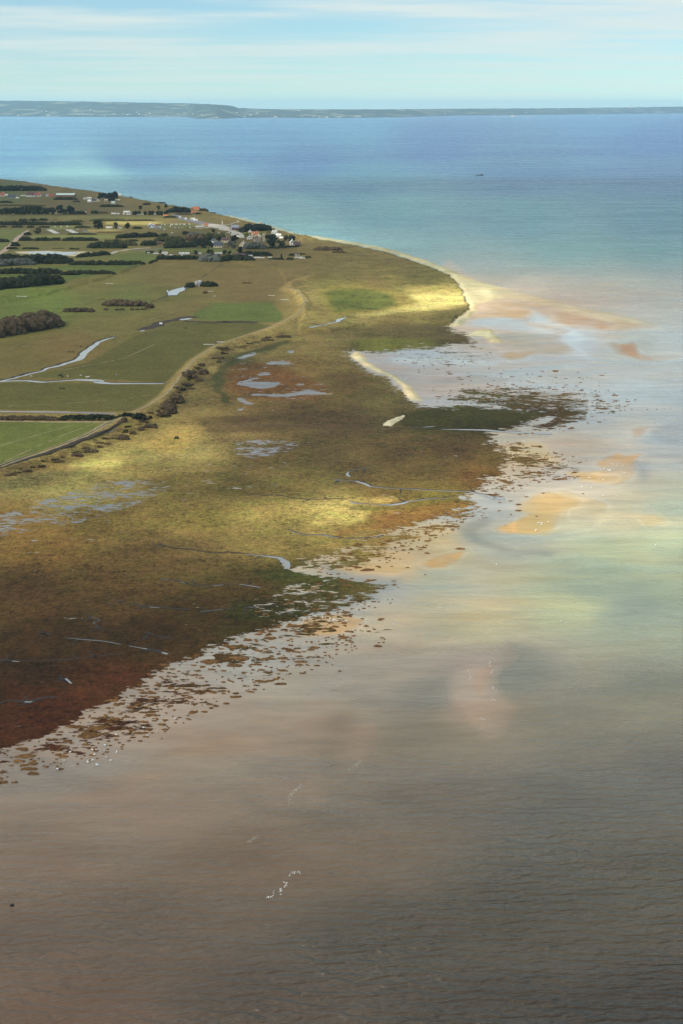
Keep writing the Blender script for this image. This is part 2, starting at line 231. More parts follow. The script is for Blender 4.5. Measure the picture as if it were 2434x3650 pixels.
SCRUBLINE = pxs('D', [(-40,1106),(100,1068),(200,1035),(270,1000),(320,972),(360,952),(400,922),(432,880),(465,848),(520,812),(580,790),(650,770)])
ZONES = [(pxs('X', [(240,370),(370,332),(560,332),(720,352),(890,395),(975,470),(850,512),(640,545),(480,540),(360,562),(320,480)]), (146,130,56), .75), (pxs('X', [(300,392),(400,365),(560,365),(700,380),(780,420),(800,460),(840,490),(640,520),(480,515),(380,540),(345,470)]), (96,108,36), .9),
 (pxs('X', [(500,722),(700,698),(1000,700),(1085,730),(1000,790),(560,790)]), (106,106,32), .85), (pxs('X', [(880,410),(1000,400),(1270,385),(1312,450),(1290,480),(1100,502),(900,522),(720,545),(560,555),(480,545),(640,535),(850,505),(960,468)]), (210,198,132), .75),
 (pxs('L', [(950,590),(990,555),(1060,540),(1150,560),(1230,570),(1200,620),(1100,650),(900,660),(870,650)]), (196,178,104), .8), (pxs('L', [(1110,492),(1180,476),(1380,466),(1420,490),(1330,520),(1200,515)]), (182,156,86), .8),
 (pxs('R', [(640,440),(760,430),(960,430),(950,485),(800,492),(640,492),(530,482)]), (198,182,104), .7), (pxs('R', [(1080,330),(1300,230),(1460,150),(1480,220),(1568,330),(1420,370),(1250,360)]), (170,142,72), .7), (pxs('R', [(-60,600),(300,540),(560,528),(860,540),(600,575),(200,640),(-60,690)]), (112,108,70), .7),
 (pxs('I', [(0,722),(300,690),(600,690),(870,700),(760,765),(560,805),(200,797),(60,792)]), (58,56,24), .85), (pxs('J', [(160,460),(330,385),(650,338),(670,405),(400,445),(230,485),(-20,540),(-20,500)]), (140,98,36), .6), (pxs('J', [(0,390),(250,392),(520,350),(660,345),(640,365),(330,395),(120,420)]), (104,104,34), .6),
 (pxs('G', [(-60,770),(400,740),(1000,740),(1290,795),(1000,860),(100,870)]), (82,64,46), .7), (pxs('G', [(280,380),(520,380),(720,440),(900,560),(880,640),(500,640),(250,560),(200,470)]), (112,72,32), .7), (pxs('G', [(860,460),(1100,440),(1320,520),(1380,600),(1150,640),(900,560)]), (88,70,44), .5),
 (pxs('T', [(300,215),(600,235),(820,225),(960,295),(800,330),(400,370),(200,330)]), (60,64,22), .7), (pxs('L', [(520,920),(900,930),(1190,968),(900,990),(600,985)]), (72,78,28), .7), (pxs('M', [(0,480),(300,520),(560,400),(620,430),(420,560),(150,680),(0,740)]), (84,40,18), .45), (pxs('X', [(150,640),(300,650),(700,600),(1100,600),(1240,640),(1230,720),(900,690),(500,700),(250,690)]), (92,80,54), .6)]
RING = pxs('G', [(620,235),(500,270),(400,305),(310,340),(250,372),(200,410),(165,445),(145,510),(150,560),(190,610),(240,660)])
def survey(U, V):
    U = np.asarray(U, float); V = np.asarray(V, float)
    X, Y = ground(U, V)
    wob = fbm(X/22, Y/22, 5, 3)-.5; wob2 = fbm(X/22, Y/22, 5, 9)-.5
    d = np.sqrt(X*X+Y*Y); ppm = FPX/np.maximum(d, 200)
    Uw = U + wob*13*ppm*0.8; Vw = V + wob2*13*ppm*0.25
    land = poly_sd(Uw, Vw, LAND)
    flat = poly_sd(Uw, Vw, FLAT)
    up = poly_sd(Uw, Vw, UPLAND); dune = poly_sd(Uw, Vw, DUNES); fard = poly_sd(U, V, FARDUNE)
    beach = np.maximum(poly_sd(U+wob*16, V+wob2*6, BEACH), poly_sd(U+wob*14, V+wob2*6, SPIT))
    for q in SANDS: beach = np.maximum(beach, poly_sd(Uw, Vw, q))
    veg = idw(U, V, VEG, 3)
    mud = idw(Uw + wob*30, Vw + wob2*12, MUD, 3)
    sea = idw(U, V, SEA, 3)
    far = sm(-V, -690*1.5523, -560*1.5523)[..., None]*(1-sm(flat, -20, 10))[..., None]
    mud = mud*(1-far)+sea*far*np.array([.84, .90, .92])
    wave = idw(U, V, WAVE, 1)[..., 0]
    frac = sm(land, -10, 14)*0.985
    frac = frac*(0.48+0.52*sm(land, 0, 80))
    for q, f in FRINGE:
        m = sm(poly_sd(Uw, Vw, q), -8, 60)*(.66+.60*sm(land, -260, 0)); frac = np.where(land < 20, np.maximum(frac, f*m), frac*(1-m)+np.maximum(f, .75)*m)
    for q, f in POOLS:
        m = sm(poly_sd(Uw, Vw, q), -14, 20); frac = frac*(1-m)+np.minimum(frac, f)*m
    inland = sm(up, -4, 8); dn = sm(np.maximum(dune, fard), -4, 12)
    frac = np.maximum(frac, np.maximum(inland, dn*sm(land, -2, 3)))
    for q in CARVE: frac = frac*(1-sm(poly_sd(U+wob*10, V+wob2*4, q), -12, 9))
    wet = np.full(U.shape, 0.9)
    bwx = (fbm(X/60, Y/110, 5, 71)-.5)*62*ppm*.8; bwy = (fbm(X/70, Y/100, 5, 73)-.5)*46*ppm*.22; bal = .45+.55*sm(fbm(X/26, Y/60, 4, 75), .30, .55)
    for q, c in BANKS:
        lowb = np.mean([p_[1] for p_ in q]) > 2250;
        s_ = poly_sd(U+bwx, V+bwy, q); m = .60*sm(s_, -14, 22)*bal if lowb else .85*sm(s_, -14, 20)*bal; c = np.array(c)*(np.array((.95, .95, .95)) if lowb else np.array((.95, .97, .97)))+np.array((4, 5, 5)); mud = mud*(1-m[..., None])+lin(c)*m[..., None]; wet = wet*(1-.6*m)
        h = sm(s_, -34, -14)*(1-sm(s_, -14, 0)); mud = mud*(1+(0 if lowb else .10)*h[..., None])
    for qi, (q, c) in enumerate(CHANNELS):
        m = .7*sm(poly_sd(U+bwx*.5, V+bwy*.6, q), -26, 20) if qi > 3 else .5*sm(poly_sd(Uw, Vw, q), -75, 60); mud = mud*(1-m[..., None])+lin(c)*m[..., None]
    b = sm(beach, -10, 2)*(1-.55*sm(U, 1740, 1830)*sm(-V, -1300, -1200))
    sand = lin((194, 180, 144))*(0.70+0.6*fbm(X/14, Y/30, 4, 5))[..., None]
    shore = sm(V, 640, 1000); sand = sand*(0.95+0.2*sm(V, 850, 1020)*(1-sm(U, 1720, 1950)))[..., None]
    mud = mud*(1-b[..., None])+sand*b[..., None]; wet = wet*(1-b); frac = frac*(1-b); wave = wave*(1-sm(flat, -30, 30)*.0)*(1-b)
    for q, c, al in ZONES:
        m = (al*sm(poly_sd(Uw, Vw, q), -16, 22))[..., None]; veg = veg*(1-m)+lin(c)*m
    rg = (1-sm(line_d(Uw, Vw, RING), 8, 26))[..., None]*.8; veg = veg*(1-rg)+lin((66, 70, 40))*rg
    fid = np.full(U.shape, -1)
    amp = np.where(inland > .5, .55, 1.0)
    for i, (q, c) in enumerate(FIELDS):
        s_ = poly_sd(U+wob*16, V+wob2*6, q); m = .85*sm(s_, -6, 9); c = np.array(c)*.9+np.array((12, 10, 8)); veg = veg*(1-m[..., None])+lin(c)*m[..., None]; fid = np.where(s_ > 0, i, fid); amp = amp*(1-.15*m)
    dd = line_d(U, V, DYKE)
    dm = np.clip(dd/np.maximum(ppm, .1), 0, 99)
    bank = (1-sm(dm, 1.5, 9.0))*sm(land, 0, 10)
    wall = (1-sm(dm, 0, 12))[..., None]; veg = veg*(1-wall*.75)+lin((158, 136, 90))*wall*.75
    scr = line_d(U, V, SCRUBLINE)/np.maximum(ppm, .1); sw = ((1-sm(scr, 3, 11))*sm(fbm(X/7, Y/7, 3, 63), .40, .58))[..., None]; veg = veg*(1-.5*sw)+lin((72, 54, 38))*.5*sw
    hz = 0.45*sm(frac, .5, .9) + 2.6*bank
    hz = hz + dn*sm(land, 0, 14)*(fbm(X/38, Y/38, 4, 21)*4.0) + sm(fard, 0, 10)*6.0*fbm(X/90, Y/60, 4, 31) + b*(0.5 + 1.2*sm(beach, 0, 12))
    near_far = sm(-V, -1000, -850); hz = hz*(1-.15*near_far)
    cls = np.where(flat > 0, 1, 0); cls = np.where(frac > .5, 2, cls); cls = np.where(inland > .5, 5, cls); cls = np.where((dn > .5) & (land > 0), 4, cls); cls = np.where(b > .5, 3, cls)
    cls = np.where((fid >= 0) & (cls >= 2), 10+fid, cls)
    return dict(X=X, Y=Y, Z=hz, veg=veg, mud=mud, frac=frac, wet=wet, wave=wave, amp=amp, cls=cls, dune=dn)

# ------------------------------------------------------------------ materials
ALB = 1.0
def newmat(name):
    m = bpy.data.materials.new(name); m.use_nodes = True; t = m.node_tree; t.nodes.clear()
    o = N(t, 'ShaderNodeOutputMaterial'); b = N(t, 'ShaderNodeBsdfPrincipled'); t.links.new(b.outputs[0], o.inputs[0]); return m, t, b, o
def mat(name, col, rough=.8, var=.25, sc=.5, metal=0, spec=.3):
    m, t, b, o = newmat(name)
    g = N(t, 'ShaderNodeNewGeometry'); n = N(t, 'ShaderNodeTexNoise'); n.inputs['Scale'].default_value = sc; n.inputs['Detail'].default_value = 5
    t.links.new(g.outputs['Position'], n.inputs['Vector'])
    mr = N(t, 'ShaderNodeMapRange'); mr.inputs[1].default_value = .3; mr.inputs[2].default_value = .7; mr.inputs[3].default_value = 1-var; mr.inputs[4].default_value = 1+var
    t.links.new(n.outputs[0], mr.inputs[0])
    x = N(t, 'ShaderNodeMix', data_type='RGBA', blend_type='MULTIPLY'); x.inputs[0].default_value = 1; x.inputs[6].default_value = (*col, 1); t.links.new(mr.outputs[0], x.inputs[7])
    t.links.new(x.outputs[2], b.inputs['Base Color']); b.inputs['Roughness'].default_value = rough; b.inputs['Metallic'].default_value = metal; b.inputs['Specular IOR Level'].default_value = spec
    return m
def math_n(t, op, a, b=None, c=None):
    n = N(t, 'ShaderNodeMath', operation=op)
    for i, q in enumerate((a, b, c)):
        if q is None: continue
        if isinstance(q, (int, float)): n.inputs[i].default_value = q
        else: t.links.new(q, n.inputs[i])
    return n.outputs[0]
def noise_n(t, vec, sc, det=4, rough=.55, dist=0):
    n = N(t, 'ShaderNodeTexNoise'); n.inputs['Scale'].default_value = sc; n.inputs['Detail'].default_value = det; n.inputs['Roughness'].default_value = rough; n.inputs['Distortion'].default_value = dist
    t.links.new(vec, n.inputs['Vector']); return n.outputs[0]
def range_n(t, x, a, b, c, d, smooth=False):
    n = N(t, 'ShaderNodeMapRange')
    if smooth: n.interpolation_type = 'SMOOTHSTEP'
    t.links.new(x, n.inputs[0])
    for i, q in enumerate((a, b, c, d)):
        if isinstance(q, (int, float)): n.inputs[i+1].default_value = q
        else: t.links.new(q, n.inputs[i+1])
    return n.outputs[0]
def mixc(t, f, a, b, mode='MIX'):
    n = N(t, 'ShaderNodeMix', data_type='RGBA', blend_type=mode)
    for i, q in ((0, f), (6, a), (7, b)):
        if isinstance(q, (int, float)): n.inputs[i].default_value = q
        elif isinstance(q, tuple): n.inputs[i].default_value = q
        else: t.links.new(q, n.inputs[i])
    return n.outputs[2]

def ground_material():
    m, t, bv, o = newmat("ground_cover")
    g = N(t, 'ShaderNodeNewGeometry'); P = g.outputs['Position']
    def attr(n): return N(t, 'ShaderNodeAttribute', attribute_name=n)
    veg, mud, msk = attr('veg'), attr('mud'), attr('msk')
    s = N(t, 'ShaderNodeSeparateColor'); t.links.new(msk.outputs['Color'], s.inputs[0])
    frac, amp, wet = s.outputs[0], s.outputs[1], s.outputs[2]; wave = attr('wave').outputs['Fac']; dune = attr('dune').outputs['Fac']
    # plants: tone and hue vary in clumps of several sizes
    n1 = noise_n(t, P, 1/55, 5, .6); n2 = noise_n(t, P, 1/4.5, 5, .7); n3 = noise_n(t, P, 1/1.6, 3, .6)
    v1 = math_n(t, 'ADD', range_n(t, n1, .3, .7, -.34, .34), range_n(t, noise_n(t, P, 1/22, 5, .65, .5), .3, .7, -.34, .34)); v2 = range_n(t, n2, .28, .72, -.6, .6); v3 = range_n(t, n3, .3, .7, -.55, .55)
    tot = math_n(t, 'ADD', math_n(t, 'ADD', v1, v2), v3)
    k = math_n(t, 'MULTIPLY_ADD', tot, math_n(t, 'MULTIPLY', amp, .75), 1.0); k = math_n(t, 'MULTIPLY', math_n(t, 'MAXIMUM', k, .14), range_n(t, noise_n(t, P, 1/2.6, 3, .6), .60, .68, 1.0, .42, True))
    vc = mixc(t, 1.0, veg.outputs['Color'], k, 'MULTIPLY')
    hue = range_n(t, noise_n(t, P, 1/16, 4, .6, .3), .42, .66, 0, .5)
    vc = mixc(t, math_n(t, 'MULTIPLY', hue, amp), vc, mixc(t, 1.0, vc, (0.78, 1.08, 0.80, 1), 'MULTIPLY'))
    t.links.new(vc, bv.inputs['Base Color']); bv.inputs['Roughness'].default_value = .95; bv.inputs['Specular IOR Level'].default_value = .1
    bn = N(t, 'ShaderNodeBump'); bn.inputs['Strength'].default_value = .55; bn.inputs['Distance'].default_value = 1.0
    hh = math_n(t, 'ADD', math_n(t, 'MULTIPLY', n2, .9), math_n(t, 'MULTIPLY', n3, .35))
    hh = math_n(t, 'ADD', hh, math_n(t, 'MULTIPLY', dune, math_n(t, 'MULTIPLY', noise_n(t, P, 1/22, 4, .55), 7.0)))
    t.links.new(hh, bn.inputs['Height']); t.links.new(bn.outputs[0], bv.inputs['Normal'])
    # mud, sand and silty water
    bw = N(t, 'ShaderNodeBsdfPrincipled')
    mp_ = N(t, 'ShaderNodeMapping'); mp_.inputs['Rotation'].default_value = (0, 0, R(8)); mp_.inputs['Scale'].default_value = (.42, 1.0, 1); t.links.new(P, mp_.inputs[0])
    big = noise_n(t, mp_.outputs[0], 1/160, 5, .55, .6); mid = noise_n(t, mp_.outputs[0], 1/28, 5, .6, .4)
    mk = math_n(t, 'ADD', range_n(t, big, .3, .7, .92, 1.08), range_n(t, mid, .3, .7, -.07, .07))
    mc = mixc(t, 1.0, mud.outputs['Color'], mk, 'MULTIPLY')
    ms_ = N(t, 'ShaderNodeMapping'); ms_.inputs['Rotation'].default_value = (0, 0, R(-24)); ms_.inputs['Scale'].default_value = (.30, 1.0, 1); t.links.new(P, ms_.inputs[0])
    st = noise_n(t, ms_.outputs[0], 1/62, 8, .66, 1.2); st2 = noise_n(t, ms_.outputs[0], 1/9, 5, .6, .4)
    calm = range_n(t, wave, .0, .7, .85, .30)
    sf = range_n(t, st, .40, .62, 0, 1, True)
    mc = mixc(t, math_n(t, 'MULTIPLY', calm, .8), mc, mixc(t, sf, mixc(t, 1.0, mc, (.82, .91, .95, 1), 'MULTIPLY'), mixc(t, 1.0, mc, (1.10, 1.01, .90, 1), 'MULTIPLY')))
    mc = mixc(t, math_n(t, 'MULTIPLY', calm, .9), mc, mixc(t, 1.0, mc, range_n(t, st2, .32, .68, .80, 1.18), 'MULTIPLY'))
    sea = noise_n(t, mp_.outputs[0], 1/900, 5, .6, .3)
    isea = range_n(t, wave, .3, .6, 0, 1)
    mc = mixc(t, range_n(t, wave, .5, .8, 0, .8), mc, mixc(t, range_n(t, sea, .38, .62, 0, 1, True), mixc(t, 1.0, mc, (.74, .82, .94, 1), 'MULTIPLY'), mixc(t, 1.0, mc, (1.18, 1.16, 1.04, 1), 'MULTIPLY')))  # broad sea bands: cloud shade put into the colour, along with turbidity
    # waves: short crests running roughly across the view
    def crests(rot, length, xs, dist, ds):
        mm = N(t, 'ShaderNodeMapping'); mm.inputs['Rotation'].default_value = (0, 0, R(rot)); mm.inputs['Scale'].default_value = (xs, 1, 1); t.links.new(P, mm.inputs[0])
        w = N(t, 'ShaderNodeTexWave', wave_type='BANDS', bands_direction='Y', wave_profile='SIN'); w.inputs['Scale'].default_value = 2*math.pi/(20*length)
        w.inputs['Distortion'].default_value = dist; w.inputs['Detail'].default_value = 3; w.inputs['Detail Scale'].default_value = ds; w.inputs['Detail Roughness'].default_value = .6
        t.links.new(mm.outputs[0], w.inputs['Vector']); return w.outputs['Fac']
    wv2 = N(t, 'ShaderNodeMapping'); wv2.inputs['Rotation'].default_value = (0, 0, R(-14)); wv2.inputs['Scale'].default_value = (.35, .95, .3); t.links.new(P, wv2.inputs[0])
    gust = range_n(t, noise_n(t, P, 1/45, 3, .6), .35, .65, .55, 1.15)
    wh = math_n(t, 'ADD', math_n(t, 'MULTIPLY', crests(9, 5.0, .36, 9.0, 2.6), .80), math_n(t, 'MULTIPLY', crests(-7, 2.9, .5, 9.0, 3.0), .20))
    wh = math_n(t, 'ADD', wh, math_n(t, 'MULTIPLY', noise_n(t, wv2.outputs[0], 1.1, 3, .6), .20))
    wh = math_n(t, 'MULTIPLY', wh, gust)
    rip = noise_n(t, wv2.outputs[0], .30, 4, .6)
    bw_n = N(t, 'ShaderNodeBump'); bw_n.inputs['Distance'].default_value = 1.6
    t.links.new(math_n(t, 'MULTIPLY_ADD', wave, .80, .03), bw_n.inputs['Strength']); t.links.new(wh, bw_n.inputs['Height'])
    t.links.new(bw_n.outputs[0], bw.inputs['Normal'])
    # whitecaps where a crest stands highest
    cap = math_n(t, 'MULTIPLY', range_n(t, noise_n(t, wv2.outputs[0], .9, 3, .6), .765, .80, 0, 1), range_n(t, wave, .55, .9, 0, 1))
    mc = mixc(t, cap, mc, (.75, .75, .72, 1))
    t.links.new(mc, bw.inputs['Base Color'])
    t.links.new(math_n(t, 'ADD', range_n(t, wet, 0, 1, .85, .18), math_n(t, 'MULTIPLY', math_n(t, 'MULTIPLY', sf, calm), .22)), bw.inputs['Roughness']); bw.inputs['IOR'].default_value = 1.33
    t.links.new(range_n(t, wet, 0, .6, .08, .38), bw.inputs['Specular IOR Level'])
    # which of the two grows here
    mf = N(t, 'ShaderNodeMapping'); mf.inputs['Scale'].default_value = (.62, 1.25, 1); mf.inputs['Rotation'].default_value = (0, 0, R(4)); t.links.new(P, mf.inputs[0])
    tn = range_n(t, math_n(t, 'ADD', math_n(t, 'MULTIPLY', noise_n(t, mf.outputs[0], 1/3.8, 5, .62, .25), .55), math_n(t, 'MULTIPLY', noise_n(t, mf.outputs[0], 1/15, 4, .55, .5), .45)), .33, .67, 0, 1)
    f = range_n(t, math_n(t, 'SUBTRACT', frac, tn), -.05, .08, 0, 1, True)
    ms = N(t, 'ShaderNodeMixShader'); t.links.new(f, ms.inputs[0]); t.links.new(bw.outputs[0], ms.inputs[1]); t.links.new(bv.outputs[0], ms.inputs[2])
    t.links.new(ms.outputs[0], o.inputs[0]); return m
GROUND = ground_material()

def tag(o, label=None, cat=None, group=None, kind=None):
    if label: o['label'] = label
    if cat: o['category'] = cat
    if group: o['group'] = group
    if kind: o['kind'] = kind
    return o

# ------------------------------------------------------------------ the ground: one survey grid cut into its kinds of ground
us = np.concatenate([np.arange(-1400, -60, 40.), np.arange(-60, 2500, 3.4), np.arange(2500, 3900, 40.)])
vs = np.concatenate([np.arange(396, 402, 3.), np.arange(402, 2800, 3.4), np.arange(2800, 4900, 9.)])
UU, VV = np.meshgrid(us, vs)
S = survey(UU, VV)
nr, nc = UU.shape
def heights(u, v):
    u = np.clip(np.asarray(u, float), us[0], us[-1]-1e-6); v = np.clip(np.asarray(v, float), vs[0], vs[-1]-1e-6)
    i = np.clip(np.searchsorted(us, u, 'right')-1, 0, nc-2); j = np.clip(np.searchsorted(vs, v, 'right')-1, 0, nr-2)
    fx = (u-us[i])/(us[i+1]-us[i]); fy = (v-vs[j])/(vs[j+1]-vs[j]); Z = S['Z']
    return (Z[j, i]*(1-fx)+Z[j, i+1]*fx)*(1-fy)+(Z[j+1, i]*(1-fx)+Z[j+1, i+1]*fx)*fy
def zat(u, v): return float(heights(u, v))
verts = np.stack([S['X'], S['Y'], S['Z']], -1).reshape(-1, 3)
idx = np.arange(nr*nc).reshape(nr, nc)
quads = np.stack([idx[1:, :-1], idx[1:, 1:], idx[:-1, 1:], idx[:-1, :-1]], -1).reshape(-1, 4)
fc = S['cls'][:-1, :-1].reshape(-1)
NAMES = {0: 'sea', 1: 'tidal_flat', 2: 'salt_marsh', 3: 'beach', 4: 'dune_grassland', 5: 'meadow'}
for c in np.unique(fc):
    q = quads[fc == c]; used, inv = np.unique(q, return_inverse=True)
    me = bpy.data.meshes.new(NAMES.get(int(c), 'grass_field'))
    me.vertices.add(len(used)); me.vertices.foreach_set('co', verts[used].astype(np.float32).ravel())
    nq = len(q); me.loops.add(nq*4); me.loops.foreach_set('vertex_index', inv.astype(np.int32).ravel())
    me.polygons.add(nq); me.polygons.foreach_set('loop_start', np.arange(0, nq*4, 4, dtype=np.int32)); me.polygons.foreach_set('loop_total', np.full(nq, 4, dtype=np.int32))
    me.polygons.foreach_set('use_smooth', np.ones(nq, bool)); me.update(calc_edges=True)
    def put(name, arr):
        a = me.attributes.new(name, 'FLOAT_COLOR', 'POINT'); b = np.ones((len(used), 4), np.float32); b[:, :3] = arr.reshape(-1, 3)[used]; a.data.foreach_set('color', b.ravel())
    vm = np.stack([np.interp(VV/1.5523, [1080, 1400], c_) for c_ in ([1, .88], [1, .80], [1, .66])], -1); vg = S['veg']*vm*np.array([.97, .86, .50]); lum = (vg*np.array([.3, .6, .1])).sum(-1, keepdims=True); put('veg', vg*.80+lum*np.array([1.0, .97, .80])*.20); tt = np.stack([np.interp(VV/1.5523, [650, 900, 1130, 1240, 1360, 1520, 1750, 2050], c_) for c_ in ([.88, .92, .92, .78, .84, .98, .93, .98], [.92, .92, .90, .78, .82, .93, .82, .77], [.90, .95, .94, .74, .80, .90, .72, .53])], -1); md = S['mud']*tt; ds = (.38*sm(VV/1.5523, 1450, 1850))[..., None]; ml = (md*np.array([.3, .6, .1])).sum(-1, keepdims=True); put('mud', md*(1-ds)+ml*np.array([1.10, 1.0, .82])*ds); put('msk', np.stack([S['frac'], S['amp'], S['wet']], -1))  # cloud shade and dark plants put into lower marsh colour; near water darkened too
    for nm in ('wave', 'dune'):
        a = me.attributes.new(nm, 'FLOAT', 'POINT'); a.data.foreach_set('value', S[nm].reshape(-1)[used].astype(np.float32))
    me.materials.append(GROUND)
    ob = bpy.data.objects.new(me.name, me); COL.objects.link(ob); tag(ob, kind='structure')


# ------------------------------------------------------------------ mesh helpers
class MB:
    def __init__(s): s.v = []; s.f = []
    def add(s, v, f):
        n = len(s.v); s.v += [tuple(map(float, p)) for p in v]; s.f += [tuple(i+n for i in q) for q in f]; return s
    def box(s, c, d, rz=0):
        x, y, z = d[0]/2, d[1]/2, d[2]/2; ca, sa = math.cos(rz), math.sin(rz); P = []
        for sz in (-z, z):
            for a, b in ((-x, -y), (x, -y), (x, y), (-x, y)): P.append((c[0]+a*ca-b*sa, c[1]+a*sa+b*ca, c[2]+sz))
        return s.add(P, [(3, 2, 1, 0), (4, 5, 6, 7), (0, 1, 5, 4), (1, 2, 6, 5), (2, 3, 7, 6), (3, 0, 4, 7)])
    def prism(s, prof, y0, y1):      # profile in x,z swept along y
        n = len(prof); P = [(x, y0, z) for x, z in prof]+[(x, y1, z) for x, z in prof]
        return s.add(P, [tuple(range(n)), tuple(range(2*n-1, n-1, -1))]+[(i, i+n, (i+1) % n+n, (i+1) % n) for i in range(n)])
    def cone(s, p, q, r0, r1, n=6):
        p, q = Vector(p), Vector(q); d = (q-p).normalized(); a = d.orthogonal().normalized(); b = d.cross(a); P = []
        for c, r in ((p, r0), (q, r1)):
            for i in range(n): P.append(c+a*(r*math.cos(2*math.pi*i/n))+b*(r*math.sin(2*math.pi*i/n)))
        return s.add(P, [(i, (i+1) % n, (i+1) % n+n, i+n) for i in range(n)]+[tuple(range(n-1, -1, -1)), tuple(range(n, 2*n))])
    def blob(s, c, r, lvl=2, rough=.22):
        V0, F0 = ICO[lvl]; V1 = V0*(1+rng.uniform(-rough, rough, (len(V0), 1)))*np.asarray(r)+np.asarray(c); return s.add(V1, F0)
    def mesh(s, name, m, smooth=False):
        me = bpy.data.meshes.new(name); me.from_pydata(s.v, [], s.f); me.materials.append(m)
        if smooth: me.polygons.foreach_set('use_smooth', [True]*len(s.f))
        me.update(); return me
    def build(s, name, m, parent=None, smooth=False, loc=None, rz=0):
        o = bpy.data.objects.new(name, s.mesh(name, m, smooth)); COL.objects.link(o)
        if parent: o.parent = parent
        if loc is not None: o.location = loc
        if rz: o.rotation_euler.z = rz
        return o
import bmesh
ICO = {}
for lv in (1, 2, 3):
    bm = bmesh.new(); bmesh.ops.create_icosphere(bm, subdivisions=lv, radius=1); ICO[lv] = (np.array([v.co[:] for v in bm.verts]), [tuple(v.index for v in f.verts) for f in bm.faces]); bm.free()
def thing(name, label, cat, loc, rz=0, group=None):
    o = bpy.data.objects.new(name, None); COL.objects.link(o); o.location = loc; o.rotation_euler.z = rz; o.empty_display_size = 1
    return tag(o, label, cat, group)
def copy_thing(o, label=None, loc=None, rz=None):
    c = o.copy(); COL.objects.link(c)
    if label: c['label'] = label
    if loc is not None: c.location = loc
    if rz is not None: c.rotation_euler.z = rz
    for ch in o.children:
        d = ch.copy(); COL.objects.link(d); d.parent = c
        for g in ch.children: e = g.copy(); COL.objects.link(e); e.parent = d
    return c
def at(r, x, y):
    u, v = px(r, x, y); X, Y = ground(u, v); return float(X), float(Y), zat(u, v)
def mpp(r, x, y):
    """metres per zoom pixel across the view"""
    u, v = px(r, x, y); return scale(r)*gdist(u, v)/FPX

# ------------------------------------------------------------------ clouds above the coast (out of frame) that shade most of it
LIT = [ # sunny gaps: picture spot x, y, half sizes, strength
 (640,1185,470,62,.8),(430,1010,200,45,.9),(880,1180,160,60,1.0),(1230,1180,170,90,1.0),(1420,1075,130,50,.9),(1480,1240,260,60,.95),(1330,1390,200,45,.9),(1000,1290,300,50,.8),(860,1425,160,40,.7),
 (1000,695,190,45,1.0),(1120,690,140,50,.75),(1260,760,260,60,.6),(650,545,110,22,1.0),(760,550,80,14,.9),(260,510,220,12,.9),(480,505,120,10,.6),(150,1100,220,50,.6),(560,780,260,40,.35),(1250,1030,160,45,.6),(1250,900,330,110,.4),(900,1520,420,110,.25),(1150,1700,500,200,.15),(560,690,120,20,.35),(760,690,140,36,.6),(1400,860,260,110,.25)]
CB, STEP = 900.0, 24.0
gx = np.arange(-1500, 1500, STEP); gy = np.arange(150, 5200, STEP*1.5); GX, GY = np.meshgrid(gx, gy)
den = np.sqrt(GX**2+GY**2)
gu = 1217 + FPX*GX/(GY*CP+H*SP); gv = 1825 - FPX*(GY*SP-H*CP)/(GY*CP+H*SP)
litv = np.zeros(GX.shape)
for x, y, a, b, s_ in LIT:
    wx = (fbm(GX/130, GY/130, 3, 41)-.5)*1.1; du = (fbm(GX/70, GY/150, 4, 43)-.5)*1.7; dv_ = (fbm(GX/70, GY/150, 4, 44)-.5)*1.7
    litv = np.maximum(litv, s_*np.exp(-(((gu/1.5523-x)/a+du)**2+((gv/1.5523-y)/b+dv_)**2)**1.2*(1+wx)))
THICK = 150*np.clip(1.0-1.15*litv, 0, 1)*(0.85+0.30*fbm(GX/260, GY/340, 4, 51))
edge = np.minimum.reduce([sm(GX, -1500, -1200), 1-sm(GX, 1200, 1480), sm(GY, 150, 300), 1-sm(GY, 4300, 5100)])
THICK = THICK*edge
ox, oy = L.x/L.z*CB, L.y/L.z*CB
ok = THICK > 4
cellok = ok[1:, :-1] | ok[1:, 1:] | ok[:-1, 1:] | ok[:-1, :-1]
n_r, n_c = GX.shape; ci = np.arange(n_r*n_c).reshape(n_r, n_c)
top = np.stack([GX+ox, GY+oy, CB+np.maximum(THICK, .6)*.75], -1).reshape(-1, 3); bot = np.stack([GX+ox, GY+oy, CB-np.maximum(THICK, .6)*.25], -1).reshape(-1, 3)
qt = np.stack([ci[1:, :-1], ci[:-1, :-1], ci[:-1, 1:], ci[1:, 1:]], -1)[cellok]; nn = n_r*n_c
faces = [tuple(q) for q in qt]+[tuple(q[::-1]+nn) for q in qt]
ec = {}
for q in qt:
    for a, b in zip(q, np.roll(q, -1)): ec[(int(a), int(b))] = 1
for (a, b) in list(ec):
    if (b, a) not in ec: faces.append((b, a, a+nn, b+nn))
me = bpy.data.meshes.new('cloud'); me.from_pydata(np.concatenate([top, bot]).tolist(), [], faces); me.update()
cl = bpy.data.objects.new('cloud', me); COL.objects.link(cl); tag(cl, kind='structure')
bm = bmesh.new(); bm.from_mesh(me); bmesh.ops.delete(bm, geom=[v for v in bm.verts if not v.link_faces], context='VERTS'); bmesh.ops.recalc_face_normals(bm, faces=bm.faces); bm.to_mesh(me); bm.free()
m = bpy.data.materials.new('cloud_mist'); m.use_nodes = True; t = m.node_tree; t.nodes.clear(); o = N(t, 'ShaderNodeOutputMaterial'); v = N(t, 'ShaderNodeVolumePrincipled')
v.inputs['Color'].default_value = (.96, .97, 1, 1); v.inputs['Density'].default_value = .0050; v.inputs['Anisotropy'].default_value = .5; t.links.new(v.outputs[0], o.inputs['Volume']); me.materials.append(m)

